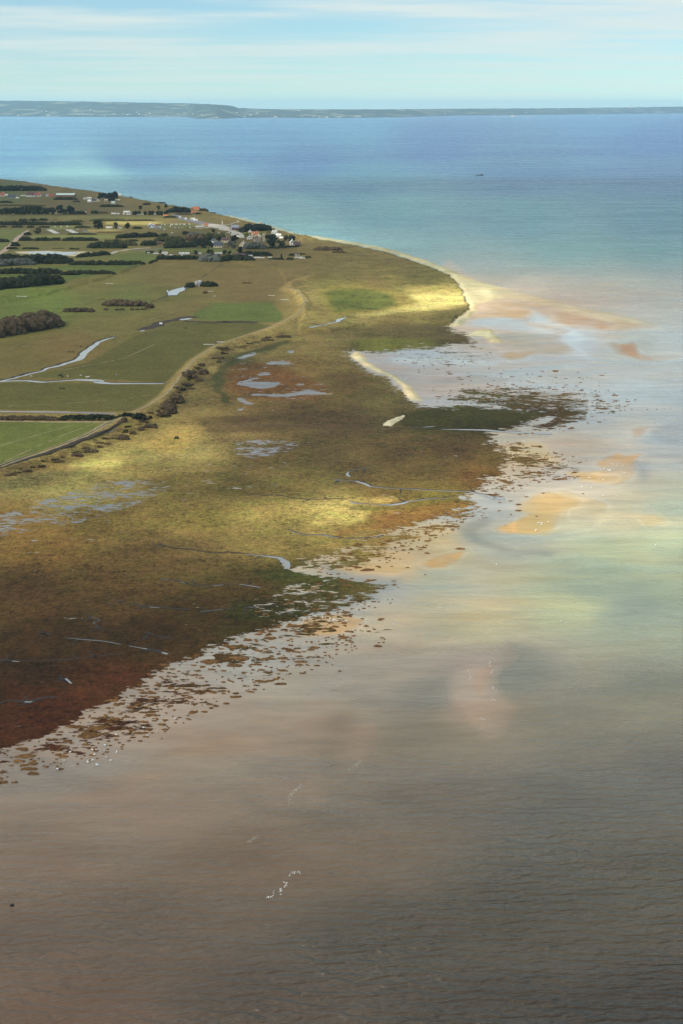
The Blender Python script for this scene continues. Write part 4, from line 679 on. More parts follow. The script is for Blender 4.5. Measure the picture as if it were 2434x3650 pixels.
GF = 'dark hedgerows between the far fields'
for a in [
 ('A', 455, 660, 272, 28, DARK, None, 'dark hedge in front of the long pale shed'), ('A', 625, 686, 291, 14, DARK, None, 'low dark bush just below the long shed hedge'), ('A', -20, 105, 298, 20, DARK, None, 'dark hedge at the left edge below the red roofed hamlet'),
 ('A', 850, 1055, 334, 26, DARK, None, 'dark hedge below the tall pines of the far hamlet'), ('A', -60, 395, 326, 16, SCRUB, None, 'low brown hedge above the dark tree belt'), ('A', 590, 735, 398, 34, DARK, None, 'dark hedge right of the white house in the tree belt'), ('A', 780, 845, 392, 30, DARK, None, 'dark bush in front of the caravans, right of an orange post'), ('A', 845, 930, 390, 24, SCRUB, None, 'brownish bush row left of the far caravans'),
 ('A', 158, 236, 451, 20, DARK, None, 'leftmost of three short hedges in the far meadow'), ('A', 246, 324, 451, 20, DARK, None, 'middle one of three short hedges in the far meadow'), ('A', 331, 406, 451, 22, DARK, None, 'rightmost of three short hedges in the far meadow'), ('A', 452, 492, 448, 10, SCRUB, None, 'small brown bush right of the three short hedges'),
 ('A', -60, 420, 490, 40, DARK, None, 'long dark hedge across the left meadow, left half'), ('A', 380, 702, 490, 34, DARK, None, 'long dark hedge across the left meadow, right half'), ('A', 596, 720, 464, 24, OLIVE, None, 'olive hedge just above the end of the long dark hedge'),
 ('A', -40, 58, 510, 16, DARK, None, 'short dark hedge at the left edge of the bright strip field'), ('A', 98, 194, 511, 20, DARK, None, 'second short hedge from the left along the strip field'), ('A', 230, 292, 512, 20, DARK, None, 'third short hedge from the left along the strip field'), ('A', 330, 428, 512, 15, DARK, None, 'flat dark hedge behind the leftmost flagpole'), ('A', 638, 776, 514, 22, OLIVE, None, 'olive hedge left of the big round tree'),
 ('A', 1143, 1216, 522, 22, DARK, None, 'dark bush right of the two lone field trees'), ('A', 772, 1100, 456, 26, OLIVE, None, 'long hedge behind the bright yellow field, left part'), ('A', 1060, 1325, 455, 18, OLIVE, None, 'long hedge behind the bright yellow field, thin right part'), ('A', 578, 832, 572, 15, DARK, None, 'thin dark hedge below the concrete ramps'), ('A', 828, 1056, 553, 9, SCRUB, None, 'thin brown hedge under the straw coloured strip'),
 ('A', 203, 260, 578, 30, DARK, None, 'dark bush at the head of the pink dirt lane'), ('A', 160, 273, 625, 36, DARK, None, 'dark hedge beside the pink dirt lane'), ('A', 290, 432, 625, 36, DARK, None, 'thick dark hedge with a rounded left end, second from the lane'), ('A', 436, 518, 623, 32, DARK, None, 'short dark hedge between two longer ones'), ('A', 530, 840, 626, 36, DARK, None, 'long trimmed dark hedge in mid field'), ('A', -60, 72, 637, 34, DARK, None, 'dark hedge left of the pink dirt lane'),
 ('A', 90, 160, 672, 42, DARK, None, 'dark bush halfway down the pink dirt lane'), ('A', 54, 150, 698, 24, DARK, None, 'lowest dark bush along the pink dirt lane'), ('A', 188, 334, 697, 18, DARK, None, 'low dark hedge above the drying pond'), ('A', 445, 556, 693, 8, SCRUB, None, 'thin brown hedge above the drying pond'), ('A', 598, 640, 700, 20, DARK, None, 'left one of two round bushes above the drying pond'), ('A', 646, 682, 701, 16, DARK, None, 'right one of two round bushes above the drying pond'),
 ('A', 1078, 1188, 628, 15, DARK, None, 'low dark hedge beyond the big thicket'), ('A', 1140, 1166, 658, 18, DARK, None, 'small dark bush at the right tip of the big thicket'),
 ('C', 705, 1022, 182, 46, DARK, 156, 'dark hedge sloping up right of the drying pond'), ('C', 640, 1342, 250, 48, DARK, None, 'long dark hedge along the upper green strip, right half'), ('C', 560, 1068, 345, 50, DARK, None, 'long dark hedge along the lower green strip, right half'), ('C', -80, 580, 335, 64, DARK, None, 'long dark hedge along the lower green strip, left half'),
 ('C', 578, 878, 690, 46, SCRUB, None, 'narrow brown hedge standing alone in the wide pasture'), ('C', 962, 1004, 672, 24, SCRUB, None, 'small round bush under the end of the pasture thicket'), ('C', 1066, 1106, 673, 18, SCRUB, None, 'left of two small bushes below the pasture thicket'), ('C', 1108, 1158, 673, 22, SCRUB, None, 'right of two small bushes below the pasture thicket'), ('C', 1210, 1248, 671, 22, SCRUB, None, 'first bush of the three by the right end of the pasture thicket'), ('C', 1258, 1296, 671, 18, SCRUB, None, 'second bush of the three by the right end of the pasture thicket'), ('C', 1302, 1364, 668, 20, SCRUB, None, 'third bush of the three by the right end of the pasture thicket'), ('C', 1355, 1430, 655, 50, SCRUB, None, 'bush closing the right end of the pasture thicket'),
 ('B', 445, 502, 350, 30, DARK, None, 'dark round bush above the village scrub'), ('B', 484, 582, 370, 42, GREYL, None, 'grey green willow bush above the village scrub'), ('B', 265, 332, 369, 30, DARK, None, 'dark bush left of the village scrub, above the meadow'), ('B', -10, 125, 375, 40, DARK, None, 'dark bushes at the left start of the village scrub'), ('B', 125, 256, 370, 36, DARK, None, 'dark bushes with flat tops left of the village scrub'),
 ('B', -10, 78, 440, 32, DARK, None, 'dark bush low at the left of the village scrub'), ('B', -10, 95, 402, 16, SCRUB, None, 'thin brown bush line at the left of the village scrub'), ('B', 112, 232, 438, 46, DARK, None, 'rounded dark thicket left of the brown barn'), ('B', 300, 478, 452, 72, DARK, None, 'tall dark thicket right of the brown barn'), ('B', 220, 460, 410, 52, OLIVE, None, 'olive scrub behind the brown barn'), ('B', 470, 640, 400, 62, SCRUB, None, 'brown scrub on the left of the village'), ('B', 600, 800, 398, 66, OLIVE, None, 'wide olive scrub above the slate roofed house'), ('B', 500, 680, 438, 54, DARK, None, 'dark thicket left of the white gabled cottage'),
 ('B', 1190, 1405, 465, 18, DARK, 452, 'clipped dark hedge in front of the arched window house'), ('B', 1122, 1192, 462, 14, DARK, None, 'low clipped hedge below the tall dark trees'), ('B', 905, 1165, 522, 42, DARK, None, 'long dark hedge right of the lone round tree'), ('B', 930, 1118, 466, 58, GREYL, None, 'greyish leafless bushes below the cream gables'), ('B', 240, 312, 552, 44, DARK, None, 'round dark bush at the left end of the camp hedge'), ('B', 300, 590, 552, 38, DARK, None, 'dark camp hedge below the white caravans, left part'), ('B', 578, 760, 568, 66, GREYL, None, 'grey willow hedge in front of the camp'), ('B', 740, 1022, 570, 60, DARK, None, 'dark camp hedge below the long grey house'),
 ('B', 1128, 1262, 560, 17, DARK, None, 'low dark hedge below the right hand caravans'), ('B', 1278, 1334, 560, 25, OLIVE, None, 'olive bush right of the pointed little tree'), ('B', 1298, 1438, 522, 18, DARK, None, 'dark bush row behind the lone white caravan'), ('B', 1424, 1478, 548, 22, OLIVE, None, 'olive bush at the right end of the camp'), ('B', -60, 142, 592, 36, DARK, None, 'dark hedge with a rounded right end by the camp meadow'), ('B', 178, 250, 586, 20, DARK, 566, 'thin dark bush on the edge of the rough grass'), ('B', 150, 230, 500, 20, DARK, None, 'dark bush beside the leftmost caravans'),
 ('B', 1110, 1152, 318, 26, DARK, None, 'dark bush at the right end of the pine wood'), ('B', 318, 508, 176, 50, PINE, None, 'solid black green block of pines near the shore'), ('B', 205, 318, 108, 12, DARK, None, 'flat dark hedge on top of the far dune, right one'), ('B', 130, 198, 116, 17, DARK, None, 'dark hedge on top of the far dune, left one'), ('B', 290, 402, 217, 18, DARK, None, 'clipped dark hedge in front of the orange roof shed'), ('B', 554, 602, 190, 13, DARK, None, 'dark bush below the orange roofed farmhouse'), ('B', 578, 652, 176, 27, SCRUB, None, 'brown thicket on the shore right of the farmhouse'), ('B', 388, 520, 192, 18, SCRUB, None, 'low scrub left of the orange roofed farmhouse'), ('B', 50, 122, 305, 20, DARK, None, 'dark bush below the sunlit yellow field'), ('B', -10, 212, 243, 14, SCRUB, None, 'long thin brown hedge above the sunlit yellow field'),
 ('X', 228, 430, 92, 30, SCRUB, 98, 'dark brown gorse patch on the dune slope right of the village'), ('X', 355, 456, 113, 14, SCRUB, None, 'small gorse patch under the larger one on the dunes'), ('X', 290, 352, 96, 12, SCRUB, None, 'left tip of the gorse patches on the dunes'),
 ('E', 582, 622, 386, 26, SCRUB, None, 'lone brown bush in the pasture right of the pond'), ('E', 945, 1040, 292, 14, SCRUB, None, 'low brown bushes around the white mast'), ('E', 560, 716, 322, 60, DARK, None, 'dark rounded thicket beyond the pond'), ('E', 414, 504, 330, 54, DARK, None, 'dark bush at the far end of the pond'), ('E', 505, 572, 316, 62, BLOSS, None, 'white flowering bush between two dark ones by the pond'), ('E', 632, 668, 320, 32, BLOSS, None, 'small pale bush at the right of the pond thicket'),
 ('F', -60, 480, 674, 42, SCRUB, None, 'long brown green hedge along the muddy farm lane, left half'), ('F', 470, 950, 676, 42, DARK, None, 'long hedge along the muddy farm lane, right half'), ('F', 930, 1168, 672, 56, DARK, None, 'taller dark end of the hedge nearest the dyke'), ('F', 965, 1010, 706, 40, SCRUB, None, 'lone reddish bush where the hedge meets the dyke'),
 ]: bushes('hedge', a[7], 'hedge', a[0], a[1], a[2], a[3], a[4], a[5], a[6])
# woods seen as one body of crowns
for r, x0, x1, y1, y2, h, m, lab, dp in [('A', -80, 385, 196, 196, 52, PINE, 'dark wood at the foot of the far dunes', 1.6), ('C', -120, 668, 246, 236, 100, DARK, 'dark willow wood on the left below the drying pond', 1.3), ('C', -100, 330, 270, 246, 70, GREYL, 'greyish willow clump at the left edge of the wood', 1.2), ('C', -160, 568, 508, 434, 128, DARK, 'big dark wood above the wide pasture', 1.8), ('C', -200, 518, 952, 826, 185, SCRUB, 'largest brown leaved wood at the left edge of the pasture', 2.6),
      ('C', 940, 1380, 634, 638, 70, SCRUB, 'flat topped brown thicket in the middle of the pasture', 1.2), ('A', 748, 1078, 690, 690, 62, DARK, 'wide dark thicket above the camp lane', 1.3), ('A', 860, 1168, 664, 668, 60, OLIVE, 'olive top of the wide thicket above the camp lane', 1.3), ('A', 992, 1362, 606, 590, 48, DARK, 'long dark thicket left of the village', 1.3), ('A', 1366, 1442, 588, 588, 30, DARK, 'small dark thicket beside the village meadow', 1.2), ('A', 1208, 1335, 668, 668, 52, DARK, 'dark thicket at the meadow edge, left of the barn', 1.2),
      ('B', 900, 1150, 332, 318, 66, PINE, 'black green pine wood behind the museum hall', 1.3), ('B', 300, 560, 462, 452, 50, DARK, 'dark thicket along the village meadow', 1.2)]:
    bushes('wood', lab, 'wood', r, x0, x1, y1, h, m, y2, dp, fill=1.1)
# single trees
GP = 'tall dark pines of the far hamlet'
for x, y, h in [(855, 270, 60), (885, 268, 58), (912, 276, 66), (940, 286, 82), (968, 280, 74), (996, 268, 66)]: tree('tall dark pine in the clump beside the far hamlet', 'A', x, y, h, PINE, .34, GP)
GP = 'tree belt in front of the far meadow'
for x, h in [(10, 55), (48, 62), (90, 60), (128, 66), (170, 68), (205, 74), (245, 80), (290, 82), (330, 78), (372, 62), (410, 60), (450, 62), (560, 50)]: tree('dark tree in the belt along the far meadow', 'A', x, 399, h, DARK, .5, GP)
tree('tallest dark tree left of the white house in the tree belt', 'A', 515, 396, 80, PINE, .5); tree('dark tree behind the white house in the tree belt', 'A', 604, 392, 76, PINE, .45)
GP = 'trees among the far caravans'
for x, h in [(62, 34), (80, 38), (98, 36), (150, 34), (186, 36), (206, 38), (252, 38), (280, 36), (318, 42)]: tree('small dark tree among the far white caravans', 'B', x, 196, h, DARK, .48, GP)
tree('slim dark tree pair left on the dune meadow', 'B', 112, 152, 36, DARK, .4); tree('round dark tree on the dune meadow', 'B', 255, 155, 36, DARK, .6); tree('thin tree at the left end of the black pine block', 'B', 316, 140, 32, DARK, .4)
tree('big round dark tree in the sunlit meadow', 'A', 840, 521, 80, DARK, .74); tree('olive tree lit by the sun, left of the white stalls', 'A', 990, 521, 58, OLIVE, .44); tree('dark lone tree right of the white stalls', 'A', 1092, 521, 54, DARK, .48); tree('rounded grey green tree at the head of the dirt lane', 'A', 322, 568, 60, OLIVE, .74)
for x, y, h, m, w, lab in [(612, 460, 45, DARK, .85, 'round dark tree left of the slate roofed house'), (676, 453, 42, DARK, .6, 'dark tree touching the slate roofed house'), (840, 464, 62, GREYL, .95, 'wide grey willow right of the slate roofed house'), (862, 408, 56, DARK, .75, 'dark tree beside the road bend'), (958, 380, 54, YELG, .6, 'yellow green tree left of the orange roof'), (1066, 366, 42, YELG, .45, 'small yellow green tree right of the orange roof'), (1135, 340, 24, YELG, .9, 'yellow bush on the seaward side of the village'), (1160, 452, 116, PINE, .45, 'tallest dark tree in the village'), (1230, 456, 64, DARK, .78, 'broad dark tree below the tall one'), (1322, 412, 60, PINE, .6, 'dark tree behind the arched window house'), (1275, 400, 46, DARK, .5, 'dark tree left of the arched window house'),
    (905, 502, 56, PINE, .46, 'lone round tree at the end of the long hedge'), (668, 510, 42, DARK, .8, 'wide dark tree behind the camp hedge'), (786, 510, 37, DARK, .6, 'dark camp tree right of a long caravan, left one'), (828, 511, 33, DARK, .7, 'dark camp tree right of a long caravan, right one'), (555, 516, 42, DARK, .5, 'dark tree left of a small white caravan'), (272, 503, 28, DARK, .7, 'round tree between the first two caravans'), (520, 452, 36, SCRUB, .7, 'brown tree beside the cream cottage'), (693, 335, 30, DARK, .6, 'dark bush tree above the olive scrub')]:
    tree(lab, 'B', x, y, h, m, w)
tree('small pointed dark tree among the right hand caravans', 'B', 1238, 546, 36, PINE, .36, kind='pine')
# bushes growing on the dyke
G_ = 'small gorse bushes along the dyke'
for r, x0, x1, yb, h, m in [('F', 1295, 1385, 585, 92, SCRUB), ('F', 1360, 1452, 545, 90, SCRUB), ('F', 1300, 1405, 618, 62, SCRUB), ('F', 1255, 1350, 646, 56, SCRUB)]: pass
for i, (r, x0, x1, yb, h, m, lab) in enumerate([('F', 1292, 1390, 585, 80, SCRUB, 'largest brown gorse thicket on the dyke'), ('F', 1352, 1455, 540, 78, SCRUB, 'brown gorse thicket uphill of the largest one on the dyke'), ('F', 1300, 1408, 622, 58, SCRUB, 'brown gorse thicket just below the largest one'), ('F', 1250, 1352, 648, 52, SCRUB, 'gorse thicket where the dyke bends to the hedge'),
    ('F', 1450, 1568, 340, 66, SCRUB, 'dark gorse bushes high on the dyke'), ('F', 1375, 1425, 440, 18, SCRUB, 'small gorse bush on the dyke crest'), ('F', 1440, 1520, 400, 20, SCRUB, 'flat gorse bush below the dyke crest'), ('F', 1480, 1560, 425, 16, SCRUB, 'low flat gorse bush lower on the dyke slope'),
    ('G', 125, 232, 297, 22, SCRUB, 'dark gorse streak on the upper dyke, left'), ('G', 345, 376, 250, 11, SCRUB, 'small dark bush on the upper dyke'), ('G', 448, 542, 228, 17, SCRUB, 'dark gorse streak near the top of the dyke'), ('G', 558, 662, 206, 22, SCRUB, 'last dark gorse streak at the top of the dyke'), ('G', 5, 62, 408, 20, SCRUB, 'dark gorse clump on the dyke above the lagoon'), ('G', 12, 80, 465, 42, SCRUB, 'dark gorse clump left of the lagoon'), ('G', -10, 38, 512, 26, SCRUB, 'dark gorse clump lowest beside the lagoon'), ('G', 100, 182, 355, 16, SCRUB, 'thin gorse streak above the lagoon'),
    ('R', 1098, 1150, 196, 34, SCRUB, 'round bush on the dyke right of the hedge end'), ('R', 1148, 1250, 175, 44, SCRUB, 'wide bush on the dyke right of the hedge end'), ('R', 1034, 1084, 226, 30, SCRUB, 'bush on the seaward dyke slope, fourth down'), ('R', 930, 1032, 268, 40, SCRUB, 'brown bush on the seaward dyke slope, wide'), ('R', 834, 882, 308, 20, SCRUB, 'small brown bush on the seaward dyke slope'), ('R', 775, 820, 332, 20, SCRUB, 'round olive bush on the seaward dyke slope'), ('R', 660, 775, 372, 36, SCRUB, 'row of brown bushes midway on the dyke slope'), ('R', 565, 665, 404, 34, SCRUB, 'row of brown bushes lower on the dyke slope'), ('R', 420, 512, 452, 24, SCRUB, 'row of tiny bushes on the dyke slope'), ('R', 300, 360, 490, 26, SCRUB, 'pair of small bushes near the foot of the dyke'), ('R', 170, 260, 528, 24, SCRUB, 'row of tiny bushes near the left edge'), ('R', 40, 130, 556, 22, SCRUB, 'last tiny bushes at the left edge of the dyke'), ('R', 1390, 1426, 262, 24, OLIVE, 'lone olive bush in the sunlit pale grass'), ('R', 975, 1005, 130, 26, SCRUB, 'reddish bush at the corner of the lane')]):
    bushes('gorse_bush', lab, 'bush', r, x0, x1, yb, h, m, deep=1.3)

for i in range(56):
    t_ = (i+random.random())/56*11; k = min(int(t_), 10); f = t_-k; p, q = SCRUBLINE[k], SCRUBLINE[k+1]; u = p[0]+(q[0]-p[0])*f+random.gauss(0, 9); v_ = p[1]+(q[1]-p[1])*f+random.gauss(0, 4)
    if not (0 < u < 1000): continue
    REG['one'] = (0, 0, 1568); w = random.uniform(5, 17); bushes('gorse_bush', 'low brown gorse bush scattered on the seaward slope of the dyke', 'bush', 'one', u-w, u+w, v_, random.uniform(4, 10)*(1.4 if 500 < u < 720 else .8), random.choice([SCRUB, SCRUB, DARK, OLIVE]), deep=1.0, group='low gorse bushes on the dyke slope', fill=.7)
# ------------------------------------------------------------------ buildings
def house(lab, r, x, y, w, wall_h, roof_h, rz=0, depth=None, gable=False, wm=WHITE, rm=SLATE, cat='house', name='house', chim=True, wins=3, arch=False):
    """w, wall_h, roof_h in picture pixels of region r; gable=True turns the gable end to the viewer"""
    X, Y, Z = at(r, x, y); s_ = mpp(r, x, y); w, a, h = w*s_, max(wall_h*s_, 2.0), roof_h*s_; d = (depth*s_ if depth else (w*1.35 if gable else w*.6))
    o = thing(name, lab, cat, (X, Y+d*.5, Z-.15), rz); b = MB()
    if gable:
        b.prism([(-w/2, 0), (w/2, 0), (w/2, a), (0, a+h), (-w/2, a)], -d/2, d/2); wl = b.build('wall', wm, o)
        f = MB(); e = .35
        for sg in (-1, 1):
            f.add([(sg*(w/2+e), -d/2-e, a-e*h/(w/2)), (0, -d/2-e, a+h), (0, d/2+e, a+h), (sg*(w/2+e), d/2+e, a-e*h/(w/2)), (sg*(w/2+e), -d/2-e, a-e*h/(w/2)+.3), (0, -d/2-e, a+h+.3), (0, d/2+e, a+h+.3), (sg*(w/2+e), d/2+e, a-e*h/(w/2)+.3)], [(0, 1, 2, 3), (7, 6, 5, 4), (0, 4, 5, 1), (1, 5, 6, 2), (2, 6, 7, 3), (3, 7, 4, 0)])
        rf = f.build('roof', rm, o)
    else:
        b.box((0, 0, a/2), (w, d, a)); b.add([(-w/2, -d/2, a), (-w/2, d/2, a), (-w/2, 0, a+h), (w/2, -d/2, a), (w/2, d/2, a), (w/2, 0, a+h)], [(0, 2, 1), (3, 4, 5)]); wl = b.build('wall', wm, o)
        f = MB(); e = .4
        for sg in (-1, 1):
            yy = sg*(d/2+e); zz = a-e*h/(d/2)
            f.add([(-w/2-e, yy, zz), (w/2+e, yy, zz), (w/2+e, 0, a+h), (-w/2-e, 0, a+h), (-w/2-e, yy, zz+.3), (w/2+e, yy, zz+.3), (w/2+e, 0, a+h+.3), (-w/2-e, 0, a+h+.3)], [(0, 1, 2, 3), (7, 6, 5, 4), (0, 4, 5, 1), (1, 5, 6, 2), (2, 6, 7, 3), (3, 7, 4, 0)])
        rf = f.build('roof', rm, o)
    if chim: MB().box((w*.22 if not gable else 0, 0 if not gable else d*.2, a+h+.5), (.9, .9, 2.0)).build('chimney', wm, rf)
    ww = min(1.3, w*.16)
    for k in range(wins):
        xx = (k-(wins-1)/2)*w/(wins+.6); MB().box((xx, -d/2-.02, a*.55), (ww, .16, min(1.6, a*.45))).build('window', GLASS, wl)
    if gable and h > 2.5: MB().box((0, -d/2-.02, a+h*.30), (ww*1.2, .16, min(1.6, h*.4))).build('window', GLASS, wl)
    if arch:
        g = MB(); q = [(w*.28*math.cos(t_), a+h*.12+w*.28*math.sin(t_)*.8) for t_ in np.linspace(0, math.pi, 9)]; g.prism(q, -d/2-.12, -d/2+.05); g.build('window', GLASS, wl)
    MB().box((w*.28, -d/2-.03, 1.0), (.95, .12, 2.0)).build('door', WOOD, o); return o
# village by the beach
house('white house with an arched window in its front gable', 'N', 1312, 466, 76, 46, 44, .1, gable=True, rm=WHITE, arch=True, wins=2)
house('low white wing with a dark hipped roof beside the arched window house', 'N', 1388, 474, 104, 26, 42, .05, depth=90, rm=BROWNT, wins=3)
house('cream house with the bright orange tiled roof', 'N', 740, 320, 108, 26, 46, .25, depth=85, wm=CREAM, rm=ORANGE); house('pale orange gable joined to the bright orange roof', 'N', 725, 332, 66, 26, 34, .15, gable=True, wm=CREAM, rm=ORANGE, wins=2, depth=50)
house('white cottage with a low grey gable left of the cream gables', 'N', 648, 366, 84, 8, 40, .1, gable=True, rm=GREYW, wins=2, depth=70); house('grey gabled house with a brown roof in the middle of the village', 'N', 765, 402, 92, 42, 44, .2, gable=True, wm=STONE, rm=BROWNT, wins=2); house('cream gable behind the grey gabled house', 'N', 785, 352, 66, 30, 30, -.35, gable=True, wm=CREAM, rm=CREAM, wins=1)
house('white gable peeping out above the orange roof', 'N', 655, 262, 56, 16, 20, 0, gable=True, rm=WHITE, wins=1, depth=40); house('small white flat walled annex left of the yellow green tree', 'N', 537, 284, 28, 16, 6, 0, wins=1, chim=False)
house('white house with a slate roof nearest the beach', 'N', 1045, 282, 90, 24, 32, -.55, depth=60, rm=GREYW); house('white terrace stepping down from the beach house', 'N', 1105, 326, 84, 26, 18, -.5, depth=46, rm=WHITE, wins=4, chim=False); house('white garden house behind the tall dark tree', 'N', 1142, 356, 50, 16, 10, -.2, rm=WHITE, wins=2, chim=False)
house('slate roofed bungalow with cream walls', 'N', 160, 496, 130, 36, 48, -.12, depth=95, wm=CREAM, rm=SLATE, wins=3, chim=False); house('cream gable end joined to the slate roofed bungalow', 'N', 229, 496, 40, 38, 40, -.05, gable=True, wm=STONE, rm=SLATE, wins=1, depth=60)
house('small white cottage with a dark steep roof', 'N', 98, 420, 66, 26, 32, .5, gable=True, rm=SLATE, wins=2, depth=100, chim=False); house('cream cottage with a dark red roof', 'N', 268, 418, 110, 40, 36, -.1, depth=70, wm=CREAM, rm=BROWNT, wins=2)
house('cream gabled cottage with a grey roof right of the wide willow', 'N', 548, 478, 92, 22, 50, -.3, gable=True, wm=CREAM, rm=GREYW, wins=2, depth=85); house('white cottage beside the road bend', 'N', 378, 300, 44, 20, 20, 0, gable=True, rm=WHITE, wins=1, depth=60); house('low white house with a pale roof at the road bend', 'N', 415, 306, 44, 14, 10, 0, rm=GREYW, wins=2, chim=False)
house('tall weathered stone ruin standing among the houses', 'N', 872, 402, 40, 110, 8, .1, depth=20, wm=STONE, rm=STONE, wins=0, chim=False, cat='ruin', name='ruin'); house('low white shed under the tall dark trees', 'N', 1000, 468, 58, 14, 6, 0, rm=WHITE, wins=2, chim=False, cat='shed', name='shed')
house('small cream cottage half hidden in the scrub', 'B', 486, 448, 36, 20, 14, .2, gable=True, wm=CREAM, rm=BROWNT, wins=1, depth=30); house('low brown barn in the thickets', 'B', 265, 430, 42, 12, 10, 0, wm=BRICK, rm=BROWNT, cat='barn', name='barn', wins=1, chim=False)
# museum hall with its curved roof and the wedge shaped pale wing
def hall():
    X, Y, Z = at('N', 430, 222); s_ = mpp('N', 430, 222); w = 116*s_; d = 75*s_; a = 32*s_; o = thing('museum_hall', 'dark museum hall with a blue grey barrel roof', 'museum', (X, Y+d/2, Z), -.06)
    MB().box((0, 0, a/2), (w, d, a)).build('wall', BRICK, o); MB().box((-w/2-.4, 0, a*.9), (.8, d*1.02, a*1.8)).build('gable_wall', WHITE, o)
    n = 10; q = [(d/2*1.03*math.cos(t_), a+40*s_*math.sin(t_)) for t_ in np.linspace(math.pi, 0, n)]; b = MB()
    b.add([(x_, y_, z_) for x_ in (-w/2, w/2) for y_, z_ in q], [tuple(range(n)), tuple(range(2*n-1, n-1, -1))]+[(i, i+n, i+n+1, i+1) for i in range(n-1)]+[(0, n-1, 2*n-1, n)]); b.build('roof', ZINC, o)
    g = MB(); g.box((0, -d/2*.96, a+13*s_), (w*.99, 1.2, 7*s_)); g.build('skylight_strip', CONC, o)
    for k in range(5): MB().box(((k-2)*w/5.6, -d/2-.05, a*.5), (w/9, .2, a*.5)).build('window', GLASS, o)
hall()
def wedge():
    X, Y, Z = at('N', 806, 186); s_ = mpp('N', 806, 186); w = 128*s_; h = 92*s_; d = 60*s_; o = thing('museum_wing', 'pale wedge shaped museum wing rising towards the sea', 'museum', (X, Y+d/2, Z), .08)
    b = MB(); b.add([(-w/2, -d/2, 0), (w/2, -d/2, 0), (w/2, d/2, 0), (-w/2, d/2, 0), (-w/2, -d/2, h*.45), (w*.27, -d/2, h), (w/2, -d/2, h*.16), (-w/2, d/2, h*.45), (w*.27, d/2, h), (w/2, d/2, h*.16)], [(3, 2, 1, 0), (0, 1, 6, 5, 4), (2, 3, 7, 8, 9), (4, 5, 8, 7), (5, 6, 9, 8), (0, 4, 7, 3), (1, 2, 9, 6)]); b.build('wall', CREAM, o)
    q = MB(); 
    for k in range(9): q.box((-w*.42+k*w*.085, -d/2-.06, h*(.18+.05*k)), (w*.006, .2, h*(.3+.08*k)))
    q.build('fins', WHITE, o); MB().box((w*.3, -d/2-.05, 2), (w*.25, .3, 3.4)).build('window', GLASS, o)
wedge()
house('square yellow entrance building with a pyramid orange roof', 'O', 1018, 412, 62, 48, 26, 0, depth=56, wm=CREAM, rm=ORANGE, chim=False, wins=2); house('long low cream visitor building', 'O', 925, 414, 130, 24, 14, 0, depth=46, wm=CREAM, rm=GREYW, chim=False, wins=5)
house('orange roofed farmhouse on the shore', 'O', 878, 168, 82, 26, 46, -.2, depth=60, wm=STONE, rm=ORANGE, wins=3); house('small orange roofed wing in front of the farmhouse', 'O', 822, 194, 62, 28, 24, .3, depth=44, wm=STONE, rm=ORANGE, wins=2); house('low orange roofed outbuilding behind the farmhouse', 'O', 815, 140, 40, 10, 18, 0, wm=STONE, rm=ORANGE, wins=1, chim=False)
house('little shed with an orange roof behind a clipped hedge', 'O', 392, 232, 66, 10, 18, 0, wm=WHITE, rm=ORANGE, chim=False, wins=1, cat='shed', name='shed'); house('grey stone tower house at the left of the black pines', 'O', 402, 164, 22, 46, 8, 0, wm=STONE, rm=BROWNT, wins=1, chim=False)
# far hamlet
house('red roofed house at the left edge of the far hamlet', 'P', 45, 212, 66, 24, 40, 0, depth=50, rm=REDT); house('small white gabled house right of the red roof', 'P', 118, 206, 40, 20, 14, 0, rm=WHITE, wins=1, chim=False); house('low dark roofed barn in the far hamlet', 'P', 232, 246, 136, 12, 44, 0, depth=90, wm=GREYW, rm=SLATE, wins=2, cat='barn', name='barn', chim=False); house('white van sized shed beside the dark barn', 'P', 322, 252, 50, 18, 6, 0, rm=WHITE, wins=1, chim=False, cat='shed', name='shed')
house('big house with a brown gable roof in the far hamlet', 'P', 562, 220, 140, 30, 50, 0, depth=100, rm=BROWNT, wins=4); house('red roofed house beside the big brown gable', 'P', 702, 216, 100, 28, 36, 0, depth=80, rm=REDT, wins=3); house('long pale wall with a flat grey roof in the far hamlet', 'P', 428, 214, 90, 16, 8, 0, wm=GREYW, rm=GREYW, wins=2, chim=False); house('small blue grey roofed house in the far hamlet', 'P', 880, 212, 52, 10, 24, 0, rm=ZINC, wins=1, chim=False); house('long farm building with a mixed brown roof', 'P', 950, 216, 90, 10, 22, 0, depth=50, wm=STONE, rm=REDT, wins=2, chim=False)
house('long brown shed with a pale green tin roof', 'P', 1215, 226, 330, 38, 26, 0, depth=150, wm=BRICK, rm=TIN, wins=0, chim=False, cat='shed', name='shed'); house('grey outbuilding right of the long shed', 'P', 1590, 278, 70, 24, 14, 0, wm=GREYW, rm=GREYW, wins=1, chim=False, cat='shed', name='shed')
house('white block house left of the far pines', 'Q', 166, 226, 62, 28, 6, 0, rm=WHITE, wins=2, chim=False); house('white dome roofed cottage below the white block house', 'Q', 166, 268, 52, 20, 14, 0, wm=WHITE, rm=WHITE, wins=1, chim=False); house('dark roofed white bungalow left of the far pines', 'Q', 250, 258, 90, 14, 26, 0, rm=SLATE, wins=2); house('cream gable joined to the dark roofed bungalow', 'Q', 298, 260, 46, 20, 20, 0, gable=True, wm=CREAM, rm=CREAM, wins=1, depth=40)
